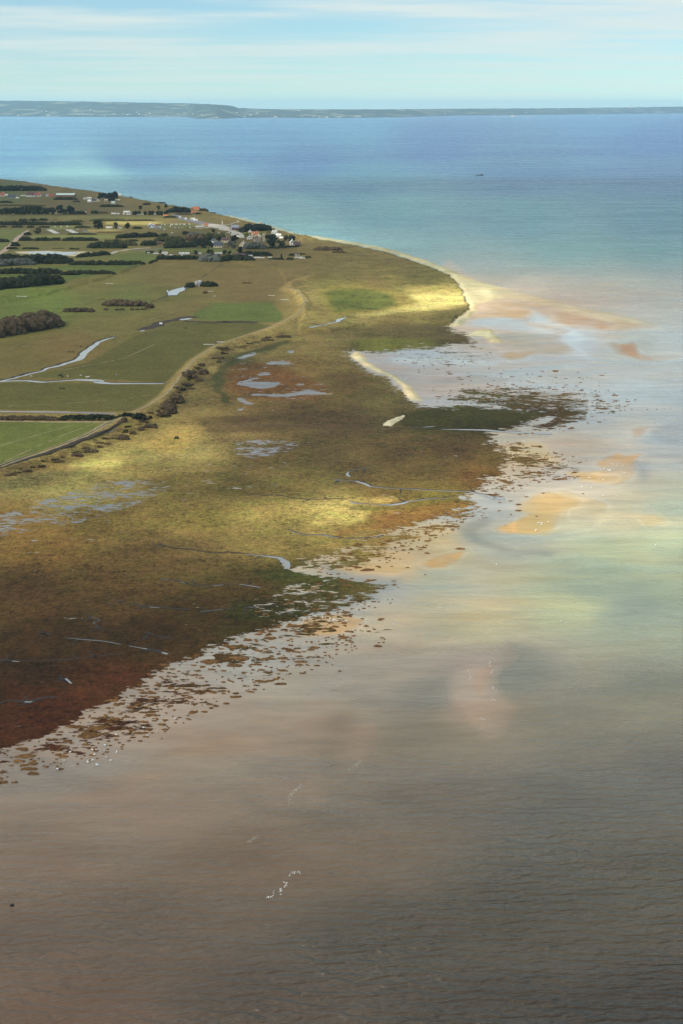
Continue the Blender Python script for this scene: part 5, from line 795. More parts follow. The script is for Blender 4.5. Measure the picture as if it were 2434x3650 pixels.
house('stone ruin under the far pines', 'Q', 428, 262, 48, 30, 14, 0, wm=STONE, rm=STONE, wins=0, chim=False, cat='ruin', name='ruin'); house('pale green tent shaped cabin under the far pines', 'Q', 536, 290, 52, 8, 22, 0, rm=TIN, wins=0, chim=False, cat='cabin', name='cabin'); house('white beach house at the right of the far pines', 'Q', 640, 188, 56, 20, 8, -.3, rm=WHITE, wins=1, chim=False); house('low white cabin right of the far pines', 'Q', 610, 243, 60, 12, 4, 0, rm=WHITE, wins=1, chim=False, cat='cabin', name='cabin')
house('white house with a blue roof hidden in the tree belt', 'P', 1270, 516, 130, 24, 34, 0, depth=70, rm=ZINC, wins=2); house('white barrel roofed hall among the far caravans', 'Q', 745, 430, 96, 14, 10, 0, depth=50, rm=WHITE, wins=0, chim=False, cat='hall', name='hall'); house('white stall roof left of the white kiosk', 'Q', 472, 682, 92, 22, 8, 0, wm=CREAM, rm=WHITE, wins=2, chim=False, cat='stall', name='market_stall')
house('long low grey house at the camp', 'N', 495, 640, 168, 30, 22, -.06, depth=80, wm=GREYW, rm=BROWNT, wins=4, chim=False)
# caravans
def caravan(lab, r, x, y, w, h, group=None, rz=0):
    X, Y, Z = at(r, x, y); s_ = mpp(r, x, y); w *= s_; h = max(h*s_*.9, 1.8); d = min(max(h*.9, 2.3), 4); o = thing('caravan', lab, 'caravan', (X, Y+d/2, Z), rz, group); c = min(.3, h*.12)
    b = MB(); b.add([(sx*(w/2), sy*d/2, z) for sx, z in ((-1, .45), (1, .45), (1, h-c), (.97-.1*c, h), (-.97+.1*c, h), (-1, h-c)) for sy in (-1, 1)], [(0, 2, 4, 6, 8, 10), (11, 9, 7, 5, 3, 1)]+[(2*i, 2*i+1, (2*i+3) % 12, (2*i+2) % 12) for i in range(6)]); b.build('body', WPAINT, o)
    for k in (-.28, .06): MB().box((k*w, -d/2-.02, h*.64), (w*.16, .08, h*.26)).build('window', GLASS, o)
    MB().box((w*.3, -d/2-.02, h*.52), (.7, .06, h*.62)).build('door', GREYW, o)
    for sx in (-.18, .18): MB().cone((sx*w, -d/2+.02, .36), (sx*w, -d/2+.28, .36), .36, .36, 10).build('wheel', TYRE, o)
    return o
for r, x, y, w, h, lab in [('B', 176, 502, 20, 9, 'leftmost small white caravan of the camp'), ('B', 235, 509, 40, 12, 'white caravan second from the left in the camp'), ('B', 306, 506, 46, 16, 'white caravan with a grey awning stripe, third from the left'), ('B', 312, 517, 26, 7, 'low white caravan just below the third one'), ('B', 462, 511, 82, 18, 'long white mobile home left of the round camp tree'), ('B', 355, 520, 24, 6, 'tiny white trailer left of the long mobile home'), ('B', 450, 524, 30, 6, 'low white trailer under the long mobile home'), ('B', 584, 512, 30, 15, 'short tall caravan right of the camp tree'), ('B', 736, 508, 60, 14, 'white mobile home behind the grey willow hedge'), ('B', 826, 516, 24, 7, 'tiny white caravan left of the long grey house'),
    ('B', 991, 528, 32, 14, 'white and blue caravan right of the long grey house'), ('B', 1043, 546, 46, 12, 'white caravan in the lower right row, first'), ('B', 1086, 552, 34, 8, 'white caravan in the lower right row, second'), ('B', 1147, 548, 34, 8, 'white caravan right of the lower row, before the pointed tree'), ('B', 1358, 522, 48, 14, 'lone white caravan in front of a dark bush row'), ('B', 1376, 545, 60, 6, 'low long white caravan under the lone one'), ('B', 1405, 552, 44, 6, 'lowest white caravan at the right of the camp'),
    ('Q', 540, 456, 66, 26, 'white caravan in the far camp, left one'), ('Q', 612, 458, 40, 24, 'white caravan in the far camp, with a bright front'), ('Q', 700, 462, 30, 26, 'small white caravan left of the far hall'), ('Q', 772, 464, 64, 22, 'white caravan in front of the far hall'), ('Q', 840, 446, 40, 18, 'white caravan right of the far hall'), ('Q', 930, 468, 50, 22, 'white caravan under the far trees, left'), ('Q', 985, 466, 40, 20, 'white caravan under the far trees, middle'), ('Q', 1180, 466, 70, 24, 'white caravan under the far trees, right'), ('Q', 1230, 460, 40, 30, 'tall white caravan at the right of the far trees'), ('Q', 1300, 462, 30, 22, 'white caravan behind the orange roofed shed'), ('Q', 104, 436, 26, 24, 'round white caravan at the end of the tree belt'), ('Q', 312, 442, 20, 14, 'tiny white trailer in front of a dark bush'), ('P', 290, 540, 40, 18, 'white trailer half hidden in the tree belt, left'), ('P', 690, 526, 44, 22, 'white trailer half hidden in the tree belt, middle'), ('P', 1040, 540, 36, 18, 'white trailer half hidden in the tree belt, right'),
    ('O', 615, 246, 30, 24, 'white camper van upper left on the car park road'), ('O', 706, 276, 28, 30, 'white camper van lower on the car park road'), ('O', 815, 276, 70, 28, 'white coach parked beside the road'), ('O', 855, 294, 68, 26, 'white coach parked in front of another coach'), ('O', 1066, 404, 60, 22, 'grey white coach beside the yellow entrance building'), ('Q', 640, 678, 66, 22, 'white kiosk trailer between two lone trees')]: caravan(lab, r, x, y, w, h)
# cars
CARM = {}
for n_, c in (('white', (.8, .8, .8)), ('silver', (.45, .47, .5)), ('dark', (.02, .022, .03)), ('red', (.25, .03, .02)), ('blue', (.05, .09, .22))): CARM[n_] = mat(n_+'_car_paint', c, .3, .03, 1, 0, .5)
CARS = {}
def car(kind, lab, loc, rz, group):
    if kind in CARS: o = copy_thing(CARS[kind], lab, loc, rz); o['group'] = group; return o
    o = thing('car', lab, 'car', loc, rz, group); CARS[kind] = o
    b = MB(); b.prism([(-2.1, .32), (2.1, .32), (2.12, .75), (1.2, .92), (.65, 1.42), (-1.2, 1.45), (-1.95, .95), (-2.12, .8)], -.86, .86); b.build('body', CARM[kind], o)
    w = MB(); w.prism([(1.02, .98), (.58, 1.38), (-1.1, 1.40), (-1.7, .98)], -.88, .88); w.build('windows', GLASS, o)
    for sx in (-1.3, 1.3):
        for sy in (-.88, .7): MB().cone((sx, sy, .32), (sx, sy+.18, .32), .32, .32, 10).build('wheel', TYRE, o)
    return o
row = ['silver', 'red', 'red', 'dark', 'dark', 'silver', 'dark', 'white', 'dark', 'red', 'dark', 'white', 'white', 'dark', 'silver', 'white', 'dark', 'white', 'dark', 'silver', 'white', 'dark', 'dark', 'white']
for i, k in enumerate(row): X, Y, Z = at('O', 215+i*23.8, 360-i*.3); car(k, f'{k} car in the single row along the grass car park', (X, Y, Z), 1.45+random.uniform(-.1, .1), f'{k} cars in the car park row')
for i, (x, y) in enumerate([(135, 352), (150, 366), (128, 372), (160, 350), (185, 352), (200, 356), (178, 342), (152, 384), (168, 392), (180, 388), (158, 408), (200, 398), (216, 408), (186, 404), (285, 396), (296, 408), (318, 400), (322, 412), (306, 386)]):
    k = ['white', 'white', 'silver', 'white', 'blue', 'white', 'silver', 'dark'][i % 8]; X, Y, Z = at('O', x, y); car(k, f'{k} car in the crowded corner of the car park', (X, Y, Z), random.uniform(0, 3), f'{k} cars in the crowded corner')
for k, x, y, lab in [('white', 545, 406, 'white car alone on the grass left of the dark one'), ('dark', 575, 404, 'dark car between two white ones on the grass'), ('white', 600, 404, 'white car right of the dark one on the grass'), ('silver', 655, 404, 'silver car alone in the middle of the grass'), ('dark', 730, 402, 'dark car beside the beige van on the grass'), ('white', 770, 402, 'beige white car left of the long visitor building'), ('silver', 1215, 490, 'silver car in the village street, left'), ('dark', 1295, 490, 'dark car in the village street'), ('silver', 1350, 484, 'silver car in the village street, middle'), ('white', 1375, 484, 'white car in the village street'), ('white', 500, 486, 'white car by the little pavement square'), ('white', 470, 384, 'white car alone at the start of the grass'), ('white', 380, 430, 'white car below the crowded corner')]:
    X, Y, Z = at('O', x, y); car(k, lab, (X, Y, Z), random.uniform(0, 3), 'single cars near the village')
for k, x, y, lab in [('white', 416, 537, 'white car left of the concrete ramps'), ('silver', 492, 531, 'silver car between the two concrete ramps'), ('white', 568, 534, 'white car beside the second concrete ramp'), ('white', 668, 530, 'white car right of the second concrete ramp')]:
    X, Y, Z = at('A', x, y); car(k, lab, (X, Y, Z), random.uniform(-.3, .3), 'cars at the ramps')
# masts, flags, monument, walls
def pole(lab, r, x, y, h, flag=None, cat='flagpole', name='flagpole', rad=.16, base=0):
    X, Y, Z = at(r, x, y); hm = h*mpp(r, x, y); o = thing(name, lab, cat, (X, Y, Z)); b = MB(); b.cone((0, 0, 0), (0, 0, hm), rad, rad*.6, 6); b.build('pole', METAL, o)
    if base: MB().box((0, 0, .5), (base, base*.6, 1.0)).build('base', WPAINT, o)
    if flag:
        f = MB(); w = flag*mpp(r, x, y)
        for k in range(4): f.box((w*(k+.5)/4, .12*math.sin(k*1.4), hm-w*.36), (w/4, .05, w*.66), .2*math.cos(k*1.4))
        f.build('flag', WPAINT, o)
    return o
pole('leftmost white flag by the concrete ramps', 'A', 468, 528, 28, 10); pole('middle white flag by the concrete ramps', 'A', 520, 528, 30, 10); pole('rightmost white flag by the concrete ramps', 'A', 573, 526, 28, 12)
for x, lab in ((548, 'first of the flagpoles by the memorial'), (563, 'second of the flagpoles by the memorial'), (580, 'third of the flagpoles by the memorial'), (598, 'last of the flagpoles by the memorial')): pole(lab, 'N', x, 96, 46, 14, rad=.14)
pole('white mast with guy base alone in the rough grass', 'E', 997, 291, 46, None, 'mast', 'mast', .2, 3); pole('thin pole left of the far pines', 'Q', 266, 216, 50, None, 'pole', 'utility_pole'); pole('tall thin pole in front of the far pines', 'Q', 326, 240, 66, None, 'pole', 'utility_pole'); pole('short thin pole by the stone ruin', 'Q', 408, 240, 52, None, 'pole', 'utility_pole'); pole('thin pole near the tall stone ruin', 'N', 890, 300, 70, None, 'pole', 'utility_pole'); pole('thin pole at the road left of the farmhouse', 'O', 486, 186, 40, None, 'pole', 'utility_pole'); pole('pole at the far trees by the orange roof', 'O', 314, 150, 56, None, 'pole', 'utility_pole')
X, Y, Z = at('Q', 166, 402); o = thing('marker_post', 'bright orange post in the far meadow', 'post', (X, Y, Z)); MB().box((0, 0, 2), (2.4, 2.4, 4)).build('post', ORANGE, o); MB().box((0, 0, 4.4), (3, 3, .8)).build('cap', ORANGE, o)
X, Y, Z = at('N', 228, 150); s_ = mpp('N', 228, 150); o = thing('obelisk', 'slim pale stone obelisk above the car park road', 'monument', (X, Y, Z)); b = MB(); b.add([(sx*a, sy*a, z) for a, z in ((1.3, 0), (.9, 68*s_), (.05, 72*s_)) for sx, sy in ((-1, -1), (1, -1), (1, 1), (-1, 1))], [(3, 2, 1, 0)]+[(k*4+i, k*4+(i+1) % 4, k*4+4+(i+1) % 4, k*4+4+i) for k in range(2) for i in range(4)]+[(8, 9, 10, 11)]); b.build('shaft', CONC, o); MB().box((0, 0, .6), (14, 6, 1.2)).build('plinth', CONC, o)
def wall(lab, r, pts, h, m=WHITE, cat='wall', name='memorial_wall', t_=.8):
    b = MB(); Q = [at(r, *p) for p in pts]; hm = h*mpp(r, *pts[0])
    for p, q in zip(Q[:-1], Q[1:]):
        l = math.hypot(q[0]-p[0], q[1]-p[1]); b.box(((p[0]+q[0])/2, (p[1]+q[1])/2, p[2]+hm/2), (l+.2, t_, hm), math.atan2(q[1]-p[1], q[0]-p[0]))
    return tag(b.build(name, m), lab, cat)
wall('pale memorial wall curving up to the dune', 'N', [(285, 142), (372, 138), (376, 126), (420, 110), (480, 106), (552, 104)], 9); wall('low white wall across the village garden', 'N', [(395, 292), (435, 300), (480, 326)], 10, name='garden_wall'); wall('small white pillar on the memorial wall', 'N', [(462, 104), (476, 104)], 20, name='memorial_pillar', cat='pillar', t_=2)
# concrete remains on the shore
def block(lab, r, x, y, w, h, m=DITCH, name='bunker', cat='bunker'):
    X, Y, Z = at(r, x, y); s_ = mpp(r, x, y); w *= s_; h *= s_; b = MB(); b.add([(sx*w/2*a, sy*w*.3*a, z) for a, z in ((1, 0), (.95, h*.7), (.8, h)) for sx, sy in ((-1, -1), (1, -1), (1, 1), (-1, 1))], [(3, 2, 1, 0)]+[(k*4+i, k*4+(i+1) % 4, k*4+4+(i+1) % 4, k*4+4+i) for k in range(2) for i in range(4)]+[(8, 9, 10, 11)])
    b.box((-w*.2, 0, h*1.1), (w*.25, w*.2, h*.5)); return tag(b.build(name, m, loc=(X, Y, Z-.3)), lab, cat)
block('dark concrete blockhouse on the beach below the farmhouse', 'O', 1122, 192, 110, 12); block('dark wreck lying in the shallows off the far dune', 'Q', 814, 192, 56, 12, name='wreck', cat='wreck')
for x in (605, 620): pole('thin stake standing in the sea off the farmhouse', 'B', x, 50, 20, None, 'stake', 'stake', .25)['group'] = 'stakes in the sea'
# logs and shingle scraps
for r, x, y, w, lab in [('E', 1222, 406, 62, 'pale driftwood log on the dune edge'), ('E', 1345, 444, 74, 'longest pale driftwood log near the dyke top'), ('E', 690, 411, 26, 'pale stone scrap in the brown pasture'), ('E', 655, 366, 50, 'pale heap beside the lone brown bush'), ('E', 640, 862, 98, 'pale plank strip at the foot of the dyke'), ('E', 760, 840, 90, 'pale rubble strip beside the dyke path'), ('C', 1020, 424, 66, 'pale bare strip in the grass slope'), ('C', 205, 558, 92, 'pale sand heap in the wide pasture')]:
    X, Y, Z = at(r, x, y); s_ = mpp(r, x, y); b = MB()
    for k in range(6): b.blob(((k-2.5)*w*s_/6, random.uniform(-.6, .6), .15), (w*s_/10, 1.4, .5), 2, .3)
    tag(b.build('driftwood' if 'log' in lab or 'plank' in lab else 'rubble_heap', CONC, loc=(X, Y, Z)), lab, 'driftwood' if 'log' in lab or 'plank' in lab else 'heap')
X, Y, Z = at('E', 192, 672); o = thing('sluice', 'small white sluice box where the stream crosses the track', 'sluice', (X, Y, Z)); MB().box((0, 0, .9), (3.2, 1.6, 1.8)).build('headwall', WPAINT, o); MB().box((0, 0, 2.1), (.4, .4, 1.2)).build('gate_post', METAL, o)
X, Y, Z = at('E', 252, 370); o = thing('sluice', 'white sluice post at the near corner of the pond', 'sluice', (X, Y, Z)); MB().box((0, 0, .9), (1.6, 1.2, 2.0)).build('headwall', WPAINT, o); MB().box((.9, 0, .5), (.6, .6, 1.0)).build('gate_post', METAL, o)

# ------------------------------------------------------------------ animals (one continuous skin each)
HIDE = {'white': mat('white_hide', (.62, .60, .55), .9, .15, 1), 'black': mat('black_hide', (.012, .011, .010), .85, .2, 1), 'brown': mat('brown_hide', (.10, .035, .018), .85, .2, 1), 'pied': None}
m, t, bv, o_ = newmat('pied_hide'); g = N(t, 'ShaderNodeNewGeometry'); t.links.new(mixc(t, range_n(t, noise_n(t, g.outputs['Position'], .9, 2), .49, .51, 0, 1), (.015, .013, .012, 1), (.62, .60, .56, 1)), bv.inputs['Base Color']); bv.inputs['Roughness'].default_value = .9; HIDE['pied'] = m
def animal(kind, grazing=True, horse=False):
    nz = 1.25 if horse else 1.05; sc_ = 1.1 if horse else 1.0
    P = [(-.85, 0, nz), (-.2, 0, nz-.02), (.55, 0, nz+.02), (.95, 0, nz-.05 if grazing else nz+.30), (1.35, 0, .55 if grazing else nz+.62), (1.62, 0, .22 if grazing else nz+.48)]
    E_ = [(0, 1), (1, 2), (2, 3), (3, 4), (4, 5)]; RR = [.34, .40, .36, .22, .17, .10]
    for sx, root, k in ((-.8, 0, -1), (.5, 2, 1)):
        for sy in (-.22, .22):
            n = len(P); P += [(sx+(.10 if k < 0 else 0), sy, nz-.42), (sx-(.12 if k < 0 else -.03), sy, .46), (sx, sy, 0.02)]; RR += [.16, .085, .07]; E_ += [(root, n), (n, n+1), (n+1, n+2)]
    n = len(P); P += [(-1.12, 0, nz-.05), (-1.2, 0, .55)]; RR += [.06, .05 if not horse else .09]; E_ += [(0, n), (n, n+1)]
    n = len(P)
    for sy in (-.13, .13): P.append((1.26, sy*1.6, (.72 if grazing else nz+.78))); RR.append(.045); E_.append((4, len(P)-1))
    me = bpy.data.meshes.new('skel'); me.from_pydata(P, E_, []); ob = bpy.data.objects.new('skel', me); COL.objects.link(ob); sk = ob.modifiers.new('skin', 'SKIN'); sk.use_smooth_shade = True
    for i, r_ in enumerate(RR): me.skin_vertices[0].data[i].radius = (r_, r_)
    me.skin_vertices[0].data[1].use_root = True; ss = ob.modifiers.new('sub', 'SUBSURF'); ss.levels = 1
    dg = bpy.context.evaluated_depsgraph_get(); out = bpy.data.meshes.new_from_object(ob.evaluated_get(dg)); bpy.data.objects.remove(ob); out.materials.clear(); out.materials.append(HIDE[kind]); out.name = 'horse' if horse else 'cow'; return out
AM = {}
def beast(kind, r, x, y, lab, horse=False, grazing=True, rz=0, group=None):
    k = (kind, horse, grazing)
    if k not in AM: AM[k] = animal(kind, grazing, horse)
    X, Y, Z = at(r, x, y); o = bpy.data.objects.new('horse' if horse else 'cow', AM[k]); COL.objects.link(o); o.location = (X, Y, Z); o.rotation_euler.z = rz; return tag(o, lab, 'horse' if horse else 'cow', group)
beast('white', 'F', 249, 326, 'white cow alone near the main stream', rz=.4); beast('black', 'F', 473, 320, 'black cow grazing, left of the herd by the creek', rz=2.8); beast('black', 'F', 487, 319, 'black cow standing right behind another', grazing=False, rz=.2); beast('black', 'F', 497, 333, 'black cow nearest the creek bank', rz=0); beast('white', 'F', 540, 327, 'white cow standing in the middle of the herd', grazing=False, rz=1.9); beast('pied', 'F', 643, 321, 'pied black and white cow left of the lying white one', rz=.1); beast('white', 'F', 693, 333, 'white cow grazing above the wide creek bend', rz=3.0); beast('white', 'F', 705, 333, 'white cow close beside the grazing one at the creek bend', grazing=False, rz=0); beast('pied', 'F', 922, 320, 'pied cow far right of the herd', grazing=False, rz=1.2)
beast('black', 'E', 425, 715, 'black cow alone in the pasture above the dyke', rz=.1); beast('brown', 'F', 646, 88, 'brown cow by itself above the stream', rz=1.1); beast('black', 'F', 484, 423, 'black cow below the creek, left one of the pair'); beast('black', 'F', 510, 425, 'black cow below the creek, right one of the pair', rz=2.9)
beast('black', 'F', 552, 134, 'black horse beside a brown one above the stream', True, True, .2); beast('brown', 'F', 579, 131, 'brown horse beside a black one above the stream', True, True, 2.9); beast('brown', 'C', 930, 578, 'chestnut horse left of the pasture thicket', True, True, .3); beast('brown', 'C', 962, 574, 'second chestnut horse touching the pasture thicket', True, False, 2.7)
# gulls resting on the sand bars
GULLM = mat('white_feathers', (.80, .80, .78), .7, .08, 3)
def gull():
    P = [(-.42, 0, .42), (-.12, 0, .45), (.2, 0, .5), (.34, 0, .66), (.50, 0, .66), (0, -.06, .2), (0, -.06, 0.02), (0, .06, .2), (0, .06, .02), (-.3, -.14, .44), (-.3, .14, .44)]; E_ = [(0, 1), (1, 2), (2, 3), (3, 4), (1, 5), (5, 6), (1, 7), (7, 8), (1, 9), (1, 10)]; RR = [.06, .19, .15, .10, .03, .03, .03, .03, .03, .07, .07]
    me = bpy.data.meshes.new('skel'); me.from_pydata(P, E_, []); ob = bpy.data.objects.new('skel', me); COL.objects.link(ob); ob.modifiers.new('skin', 'SKIN')
    for i, r_ in enumerate(RR): me.skin_vertices[0].data[i].radius = (r_, r_)
    me.skin_vertices[0].data[1].use_root = True; dg = bpy.context.evaluated_depsgraph_get(); out = bpy.data.meshes.new_from_object(ob.evaluated_get(dg)); bpy.data.objects.remove(ob); out.materials.clear(); out.materials.append(GULLM); out.name = 'gull'; return out
GM = gull()
def gulls(r, pts, lab, group):
    for x, y in pts:
        X, Y, Z = at(r, x, y); o = bpy.data.objects.new('gull', GM); COL.objects.link(o); o.location = (X, Y, Z); o.rotation_euler.z = random.uniform(0, 6.28); o.scale = (1.1,)*3; tag(o, lab, 'gull', group)
gulls('U', [(955+random.gauss(45, 30), 375+random.gauss(0, 8)) for _ in range(16)]+[(1030, 330), (1045, 338), (1060, 350), (1075, 335), (1110, 345), (1120, 400)], 'white gull in the flock on the upper sand bar', 'gulls on the upper sand bar')
gulls('U', [(450, 835), (465, 785), (480, 780), (495, 785), (540, 775), (445, 840), (490, 795)], 'white gull in the flock on the broad sand bar', 'gulls on the broad sand bar'); gulls('U', [(860, 440), (850, 437), (930, 448), (960, 452), (800, 505), (870, 512), (960, 575), (1010, 570), (1060, 580)], 'white gull on the thin low sand bar', 'gulls on the low sand bar')
gulls('T', [(1062+i*14+random.uniform(-4, 4), 366+random.uniform(-9, 9)) for i in range(11)]+[(1065, 360), (1090, 375), (1100, 358), (1008, 347), (1030, 350)], 'white gull in the flock beside the near marsh tip', 'gulls beside the marsh tip'); gulls('S', [(727, 621), (1145, 664), (925, 722), (1252, 698), (838, 805), (737, 842), (768, 842), (752, 882), (848, 903), (930, 862), (700, 940), (736, 926), (770, 962), (784, 965), (513, 930), (460, 998), (560, 860), (882, 928), (830, 855), (1175, 730), (1398, 594)], 'white gull wading off the near marsh edge', 'gulls wading off the marsh'); gulls('J', [(723, 655), (1445, 567), (1015, 910), (1200, 470), (255, 926)], 'white gull alone on the open shallows', 'gulls on the open shallows')
# black rock and the barge
X, Y, Z = at('D', 27, 2080); b = MB(); b.blob((0, 0, .12), (.62, .42, .42), 3, .12); b.blob((.35, .05, .3), (.3, .28, .28), 3, .1); tag(b.build('rock', mat('black_rock', (.006, .005, .005), .6, .3, 2), smooth=True, loc=(X, Y, Z)), 'small black rock sticking out of the brown water at lower left', 'rock')
X, Y, Z = at('Y', 205, 499); o = thing('barge', 'small dark working barge far out on the open sea', 'boat', (X, Y, 0), .05); b = MB(); b.prism([(-13, .3), (-12, -.6), (12, -.6), (14, 1.6), (13.6, 2.0), (-13, 1.5)], -3, 3); b.build('hull', mat('dark_hull', (.03, .022, .025), .6, .2, 1), o); c = MB(); c.box((7, 0, 3), (5, 4, 2.6)); c.build('cabin', DITCH, o); MB().cone((2, 0, 1.4), (2, 0, 7), .2, .1, 6).build('mast', METAL, o); MB().box((-6, 0, 2.0), (8, 4.5, 1.4)).build('cargo', WOOD, o)
X, Y, Z = at('Y', 163, 121); o = thing('sailboat', 'tiny white sailing boat near the far coast', 'boat', (X, Y, 0)); MB().prism([(-6, 1), (-5, -.4), (5, -.4), (7, 1.2)], -1.6, 1.6).build('hull', WPAINT, o); s_ = MB(); s_.add([(0, -.1, 1.5), (6, -.1, 1.8), (.2, -.1, 26), (0, .1, 1.5), (6, .1, 1.8), (.2, .1, 26)], [(0, 1, 2), (5, 4, 3), (0, 3, 4, 1), (1, 4, 5, 2), (2, 5, 3, 0)]); s_.build('sail', WPAINT, o)
# ------------------------------------------------------------------ cordgrass tussocks standing on the mud
TM = []
for k in range(6):
    b = MB()
    for i in range(9): a = i*.7+random.random(); q = .55*random.random()**.5; b.blob((q*math.cos(a), q*math.sin(a)*.8, .12), (random.uniform(.35, .5), random.uniform(.3, .42), .5), 2, .18)
    TM.append(b.mesh('tussock', TUSS))
spots = []
for r, lst in (('T', [(1160,492,72),(1145,767,34),(600,648,44),(675,665,38),(680,768,20),(1025,618,30),(1120,597,32),(1120,572,20),(1038,578,14),(805,587,52),(410,522,70),(390,572,55),(755,512,40),(670,500,42),(580,475,52),(796,416,36),(970,405,32),(655,372,32),(755,346,65),(200,590,46),(500,605,65),(365,700,55),(430,733,32),(300,668,20),(245,675,30),(95,690,45),(60,597,60),(40,823,52),(15,765,48),(110,755,45),(240,555,40),(920,533,30),(450,838,20),(415,888,15),(295,858,20),(1480,502,40),(1085,432,26),(1190,50,95),(1090,95,60),(1000,235,55),(1300,158,27),(860,95,38),(735,205,50),(795,178,40),(1030,503,22),(1200,522,30),(1035,523,24),(975,530,18),(735,726,16),(645,747,16),(185,733,20),(155,773,22),(255,830,16),(500,864,14),(1085,717,12),(1320,104,20),(1480,84,24),(1425,260,18),(1410,424,12),(1325,448,12)]),
    ('S', [(465,875,55),(1060,738,52),(262,855,47),(505,810,46),(470,717,50),(265,945,35),(135,938,30),(195,892,28),(645,685,50),(790,752,45),(865,767,35),(685,760,34),(970,593,34),(1310,485,25),(1390,520,27),(620,948,25),(775,905,25),(650,908,18),(350,967,20),(82,963,22),(1195,680,35),(1045,695,30),(1345,662,25),(1400,620,26),(900,635,45),(1040,662,40),(880,802,28),(308,905,22),(565,785,20),(1290,748,14),(20,925,24),(58,882,18),(1125,405,20),(1350,335,40),(1265,322,50),(1200,385,30),(1230,380,34),(1400,80,45),(1300,160,110),(1240,90,90),(1180,232,65),(850,445,80),(960,470,70),(1100,475,70),(1260,530,22),(1375,410,18),(1375,458,18),(1500,360,28),(1440,385,30)]),
    ('J', [(823,380,35),(822,407,32),(735,408,20),(738,370,16),(560,580,45),(400,482,35),(480,495,24),(390,575,35),(410,600,28),(320,665,18),(935,328,18),(905,433,14),(1115,331,14),(765,475,6),(400,697,10),(140,635,25),(90,660,22),(250,660,14),(240,545,35),(230,620,30),(410,545,30),(860,345,22),(790,425,12),(30,985,38),(205,984,20)]),
    ('I', [(1270,655,28),(1375,697,14),(1425,697,12),(1470,692,6),(1500,692,6),(1200,622,40),(1165,597,12),(1310,645,16),(880,487,40),(1000,497,16),(140,483,12),(500,592,16),(560,577,14)])):
    spots += [(px(r, x, y), w*scale(r)) for x, y, w in lst]
for q, f in FRINGE:
    A_ = np.array(q); n = {.43: 560, .46: 260, .50: 230, .34: 50, .55: 150, .10: 26, .13: 90}.get(f, 260); c = 0
    while c < n:
        u = random.uniform(A_[:, 0].min(), A_[:, 0].max()); v_ = random.uniform(A_[:, 1].min(), A_[:, 1].max())
        if poly_sd(np.array([u]), np.array([v_]), q)[0] > -12 and -5 < u < 2440: spots.append(((u, v_), random.lognormvariate(.50, .62)*FPX/gdist(u, v_))); c += 1
spots.sort(key=lambda p: -p[1])
stuff = MB(); ti = 0
for (u, v_), w in spots:
    X, Y = map(float, ground(u, v_)); s_ = w*gdist(u, v_)/FPX/1.75
    if ti < 300:
        o = bpy.data.objects.new('tussock', TM[ti % 6]); COL.objects.link(o); o.location = (X, Y, -.05); o.rotation_euler.z = random.uniform(-.3, .3); o.scale = (s_, s_*random.uniform(.5, .8), random.uniform(.5, .8)); zone = ('on the near mud edge' if v_ > 2280 else 'on the middle sand flats' if v_ > 1800 else 'on the far bay mud')
        tag(o, 'brown cordgrass tussock standing '+zone, 'tussock', 'cordgrass tussocks '+zone); ti += 1
    else: stuff.blob((X, Y, .05), (s_*.8, s_*.48, .32), 2, .25)
tag(stuff.build('marsh_grass_clumps', TUSS), kind='stuff')
# ------------------------------------------------------------------ breaking waves over the bars
m, t, bv, o_ = newmat('foam'); bv.inputs['Base Color'].default_value = (.80, .82, .80, 1); bv.inputs['Roughness'].default_value = .8; FOAM = m
def surf(r, pts, w, name='surf'):
    b = MB(); Q = []
    for i in range(len(pts)-1):
        n = max(2, int(math.hypot(pts[i+1][0]-pts[i][0], pts[i+1][1]-pts[i][1])/5))
        for k in range(n): Q.append((pts[i][0]+(pts[i+1][0]-pts[i][0])*k/n, pts[i][1]+(pts[i+1][1]-pts[i][1])*k/n))
    for x, y in Q:
        if random.random() < .45: continue
        for _ in range(2):
            X, Y, Z = at(r, x+random.gauss(0, 7), y+random.gauss(0, 6)); q = w*random.uniform(.07, .24); b.blob((X, Y, .06), (q, q*.45, .12), 1, .4)
    tag(b.build(name, FOAM), kind='stuff')
Z7 = [(700+x*.44643, 2600+y*.44643) for x, y in [(880, 420), (840, 440), (800, 475), (775, 505), (750, 535), (740, 570), (742, 605)]]
REG['Z'] = (700, 2600, 700); REG['H'] = (1300, 2100, 700)
surf('Z', [(845, 438), (800, 475), (775, 505), (750, 535), (740, 570), (742, 605)], .8); surf('Z', [(825, 1138), (790, 1142), (745, 1155), (735, 1180)], 1.1); surf('Z', [(700, 1215), (720, 1240), (680, 1270), (665, 1310)], 1.3); surf('Z', [(620, 1298), (600, 1335), (555, 1340)], .8); surf('Z', [(1310, 262), (1215, 322)], .5); surf('Z', [(705, 395), (695, 410)], .5); surf('Z', [(480, 860), (400, 908)], .4)
surf('H', [(1010, 570), (985, 605), (1010, 630), (1015, 670)], .7); surf('H', [(820, 650), (835, 685), (850, 720)], .6); surf('H', [(1015, 765), (1025, 795), (1050, 815)], .7); surf('H', [(1010, 865), (1020, 890), (1045, 880)], .9); surf('H', [(915, 1035), (950, 1040), (985, 1015)], .6)
REG['B2'] = REG['B']; surf('X', [(480, 25), (600, 42), (640, 48)], 3.0); surf('X', [(760, 75), (860, 100), (1000, 125)], 2.6); surf('X', [(1300, 175), (1380, 188), (1460, 218)], 3.2); surf('B', [(1130, 268), (1210, 282)], 3.0); surf('B', [(1230, 280), (1290, 290)], 3.0); surf('B', [(1440, 318), (1520, 332)], 2.8); surf('I', [(620, 60), (720, 82), (800, 95)], 1.8); surf('I', [(1040, 145), (1120, 160)], 1.8)
